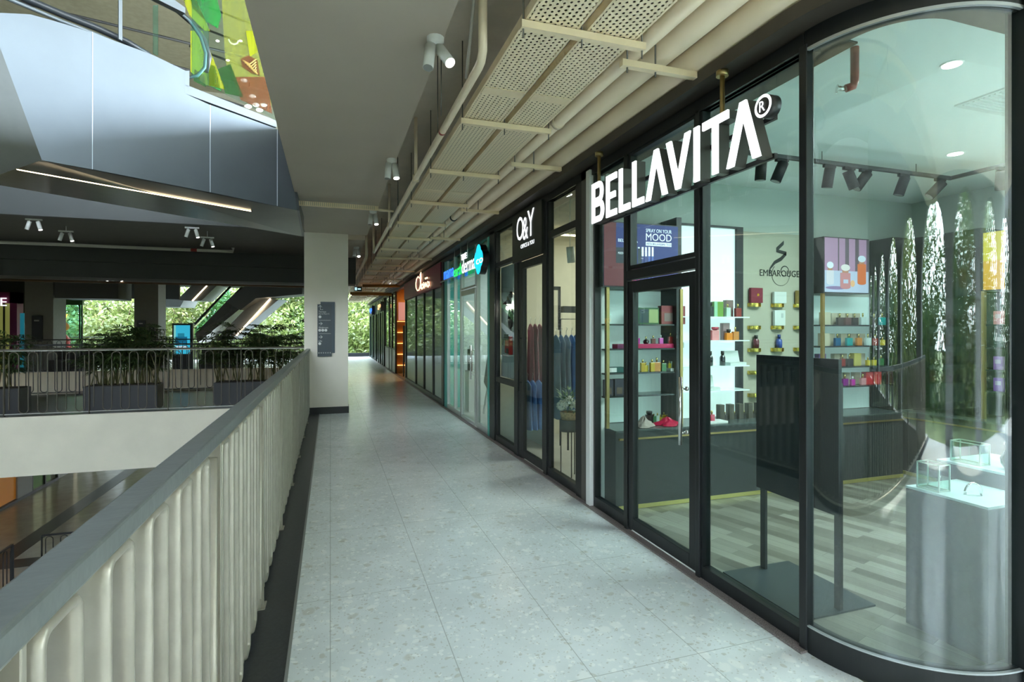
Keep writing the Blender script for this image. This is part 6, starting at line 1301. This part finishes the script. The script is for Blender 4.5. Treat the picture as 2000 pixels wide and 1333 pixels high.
# ================================================================== TREES
BARK = mat('bark', (.20, .17, .12), .9, noise=.3, nscale=4)
def leafmat(n, c1, c2):
    m, t_, b = nodes(n); tc = N(t_, 'ShaderNodeTexCoord'); nz = N(t_, 'ShaderNodeTexNoise', i_Scale=1.1, i_Detail=4.0); t_.links.new(tc.outputs['Object'], nz.inputs[0])
    cr = N(t_, 'ShaderNodeValToRGB'); cr.color_ramp.elements[0].position = .35; cr.color_ramp.elements[0].color = (*c1, 1); cr.color_ramp.elements[1].position = .65; cr.color_ramp.elements[1].color = (*c2, 1); t_.links.new(nz.outputs[0], cr.inputs[0]); t_.links.new(cr.outputs[0], b.inputs['Base Color'])
    b.inputs['Roughness'].default_value = .45
    tr = N(t_, 'ShaderNodeBsdfTranslucent'); t_.links.new(cr.outputs[0], tr.inputs[0]); mx = N(t_, 'ShaderNodeMixShader'); mx.inputs[0].default_value = .35; out = t_.nodes['Material Output']
    t_.links.new(b.outputs[0], mx.inputs[1]); t_.links.new(tr.outputs[0], mx.inputs[2]); t_.links.new(mx.outputs[0], out.inputs[0]); return m
LM = [leafmat('leaf_bright', (.09, .145, .03), (.23, .27, .09)), leafmat('leaf_deep', (.035, .08, .018), (.10, .17, .04))]
def tree_proto(seed, h, cr_, m, nleaf=9000, lsz=.16):
    rnd = random.Random(seed); t = thing('tree', (0, 0, 0), 'x', 'tree', 'trees outside the building'); gt = G(); gl = G(); tips = []
    gt.tube([(0, 0, 0), (.1, .05, h*.3), (0, .1, h*.55)], [.28, .2, .13], 8)
    for i in range(16):
        z0 = h*rnd.uniform(.25, .55); az = rnd.uniform(0, 2*PI); L = cr_*rnd.uniform(.6, 1); e = Vector((math.cos(az)*L, math.sin(az)*L, z0+rnd.uniform(.05, .5)*h)); mid = Vector((e.x*.5, e.y*.5, (z0+e.z)/2-.2)); gt.tube([(0, .05, z0), mid, e], [.09, .05, .02], 5)
        tips += [e, mid]
    tips += [Vector((rnd.uniform(-.5, .5)*cr_, rnd.uniform(-.5, .5)*cr_, h*rnd.uniform(.25, .98))) for _ in range(26)]
    gt.build('trunk', BARK, t, recalc=False)
    for i in range(nleaf):
        c0 = tips[rnd.randrange(len(tips))]; c = c0+Vector((rnd.gauss(0, .75), rnd.gauss(0, .75), rnd.gauss(0, .6))); n_ = Vector((rnd.gauss(0, 1), rnd.gauss(0, 1)-.4, rnd.gauss(0, 1)+.8)).normalized(); u = n_.orthogonal().normalized(); u.rotate(Matrix.Rotation(rnd.uniform(0, 6.28), 3, n_)); v = n_.cross(u)*lsz*.45; u = u*lsz*rnd.uniform(.7, 1.2)
        gl.add([c-u, c+v, c+u, c-v], [(0, 1, 2, 3)])
    gl.build('foliage', m, t, recalc=False); return t
T0 = tree_proto(11, 11.5, 3.6, LM[0]); T1 = tree_proto(12, 10.5, 3.3, LM[1]); T2 = tree_proto(13, 6.5, 2.6, LM[0], 8000)
first = {0: T0, 1: T1, 2: T2}; usedt = set()
where = {0: 'pale yellow-green', 1: 'deeper green', 2: 'low bushy'}
spots = [(0, -17.5, 41), (0, -13.5, 43), (1, -10.5, 46), (0, -8.0, 41), (0, -4.6, 43), (1, -1.6, 41.5), (0, 1.4, 42), (1, 3.8, 46), (1, -21, 45), (0, -25, 41), (0, 6.5, 42), (1, -6.3, 50), (0, -15.5, 51), (1, 0, 51), (0, -2.8, 50), (1, -19, 52), (0, -29, 48), (1, -33, 44),
         (2, -18, 38.5), (2, -14.5, 39), (2, -11, 38.5), (2, -7.6, 38.5), (2, -4.2, 39), (2, -.9, 38.6), (2, 1.9, 38.8), (2, 4.9, 39.5), (2, -22, 39),
         (1, -14, -12.5), (0, -8.5, -12), (1, -3.5, -13), (1, 1.5, -12), (0, 6, -12.5), (1, 11, -12), (1, 16, -9), (0, 15, -3), (1, 18, 3), (1, 12, -17), (1, 4, -18), (1, -6, -18), (1, -19, -12), (1, -23.5, -9)]
for i, (k, x, y) in enumerate(spots):
    lab = '%s tree outside beyond the %s' % (where[k], 'end of the walkway' if x > -2.5 else 'far gallery')
    if y < 10: lab = '%s tree standing behind the viewer, seen mirrored in the curved glass' % where[k]
    z = -4.6; rz = (i*1.7) % 6.28
    if k not in usedt: usedt.add(k); o = first[k]; o.location = (x, y, z); o.rotation_euler.z = rz; o['label'] = lab
    else: o = copy_tree(first[k], None, (x, y, z), rz, lab, None, 1+.12*math.sin(i*2.1))
    if y < 10: o['group'] = 'trees behind the viewer, %s' % where[k]; continue
    o['group'] = ('low bushes' if k == 2 else ('bright trees' if k == 0 else 'deep green trees'))+(' beyond the walkway' if x > -2.5 else ' beyond the far gallery')
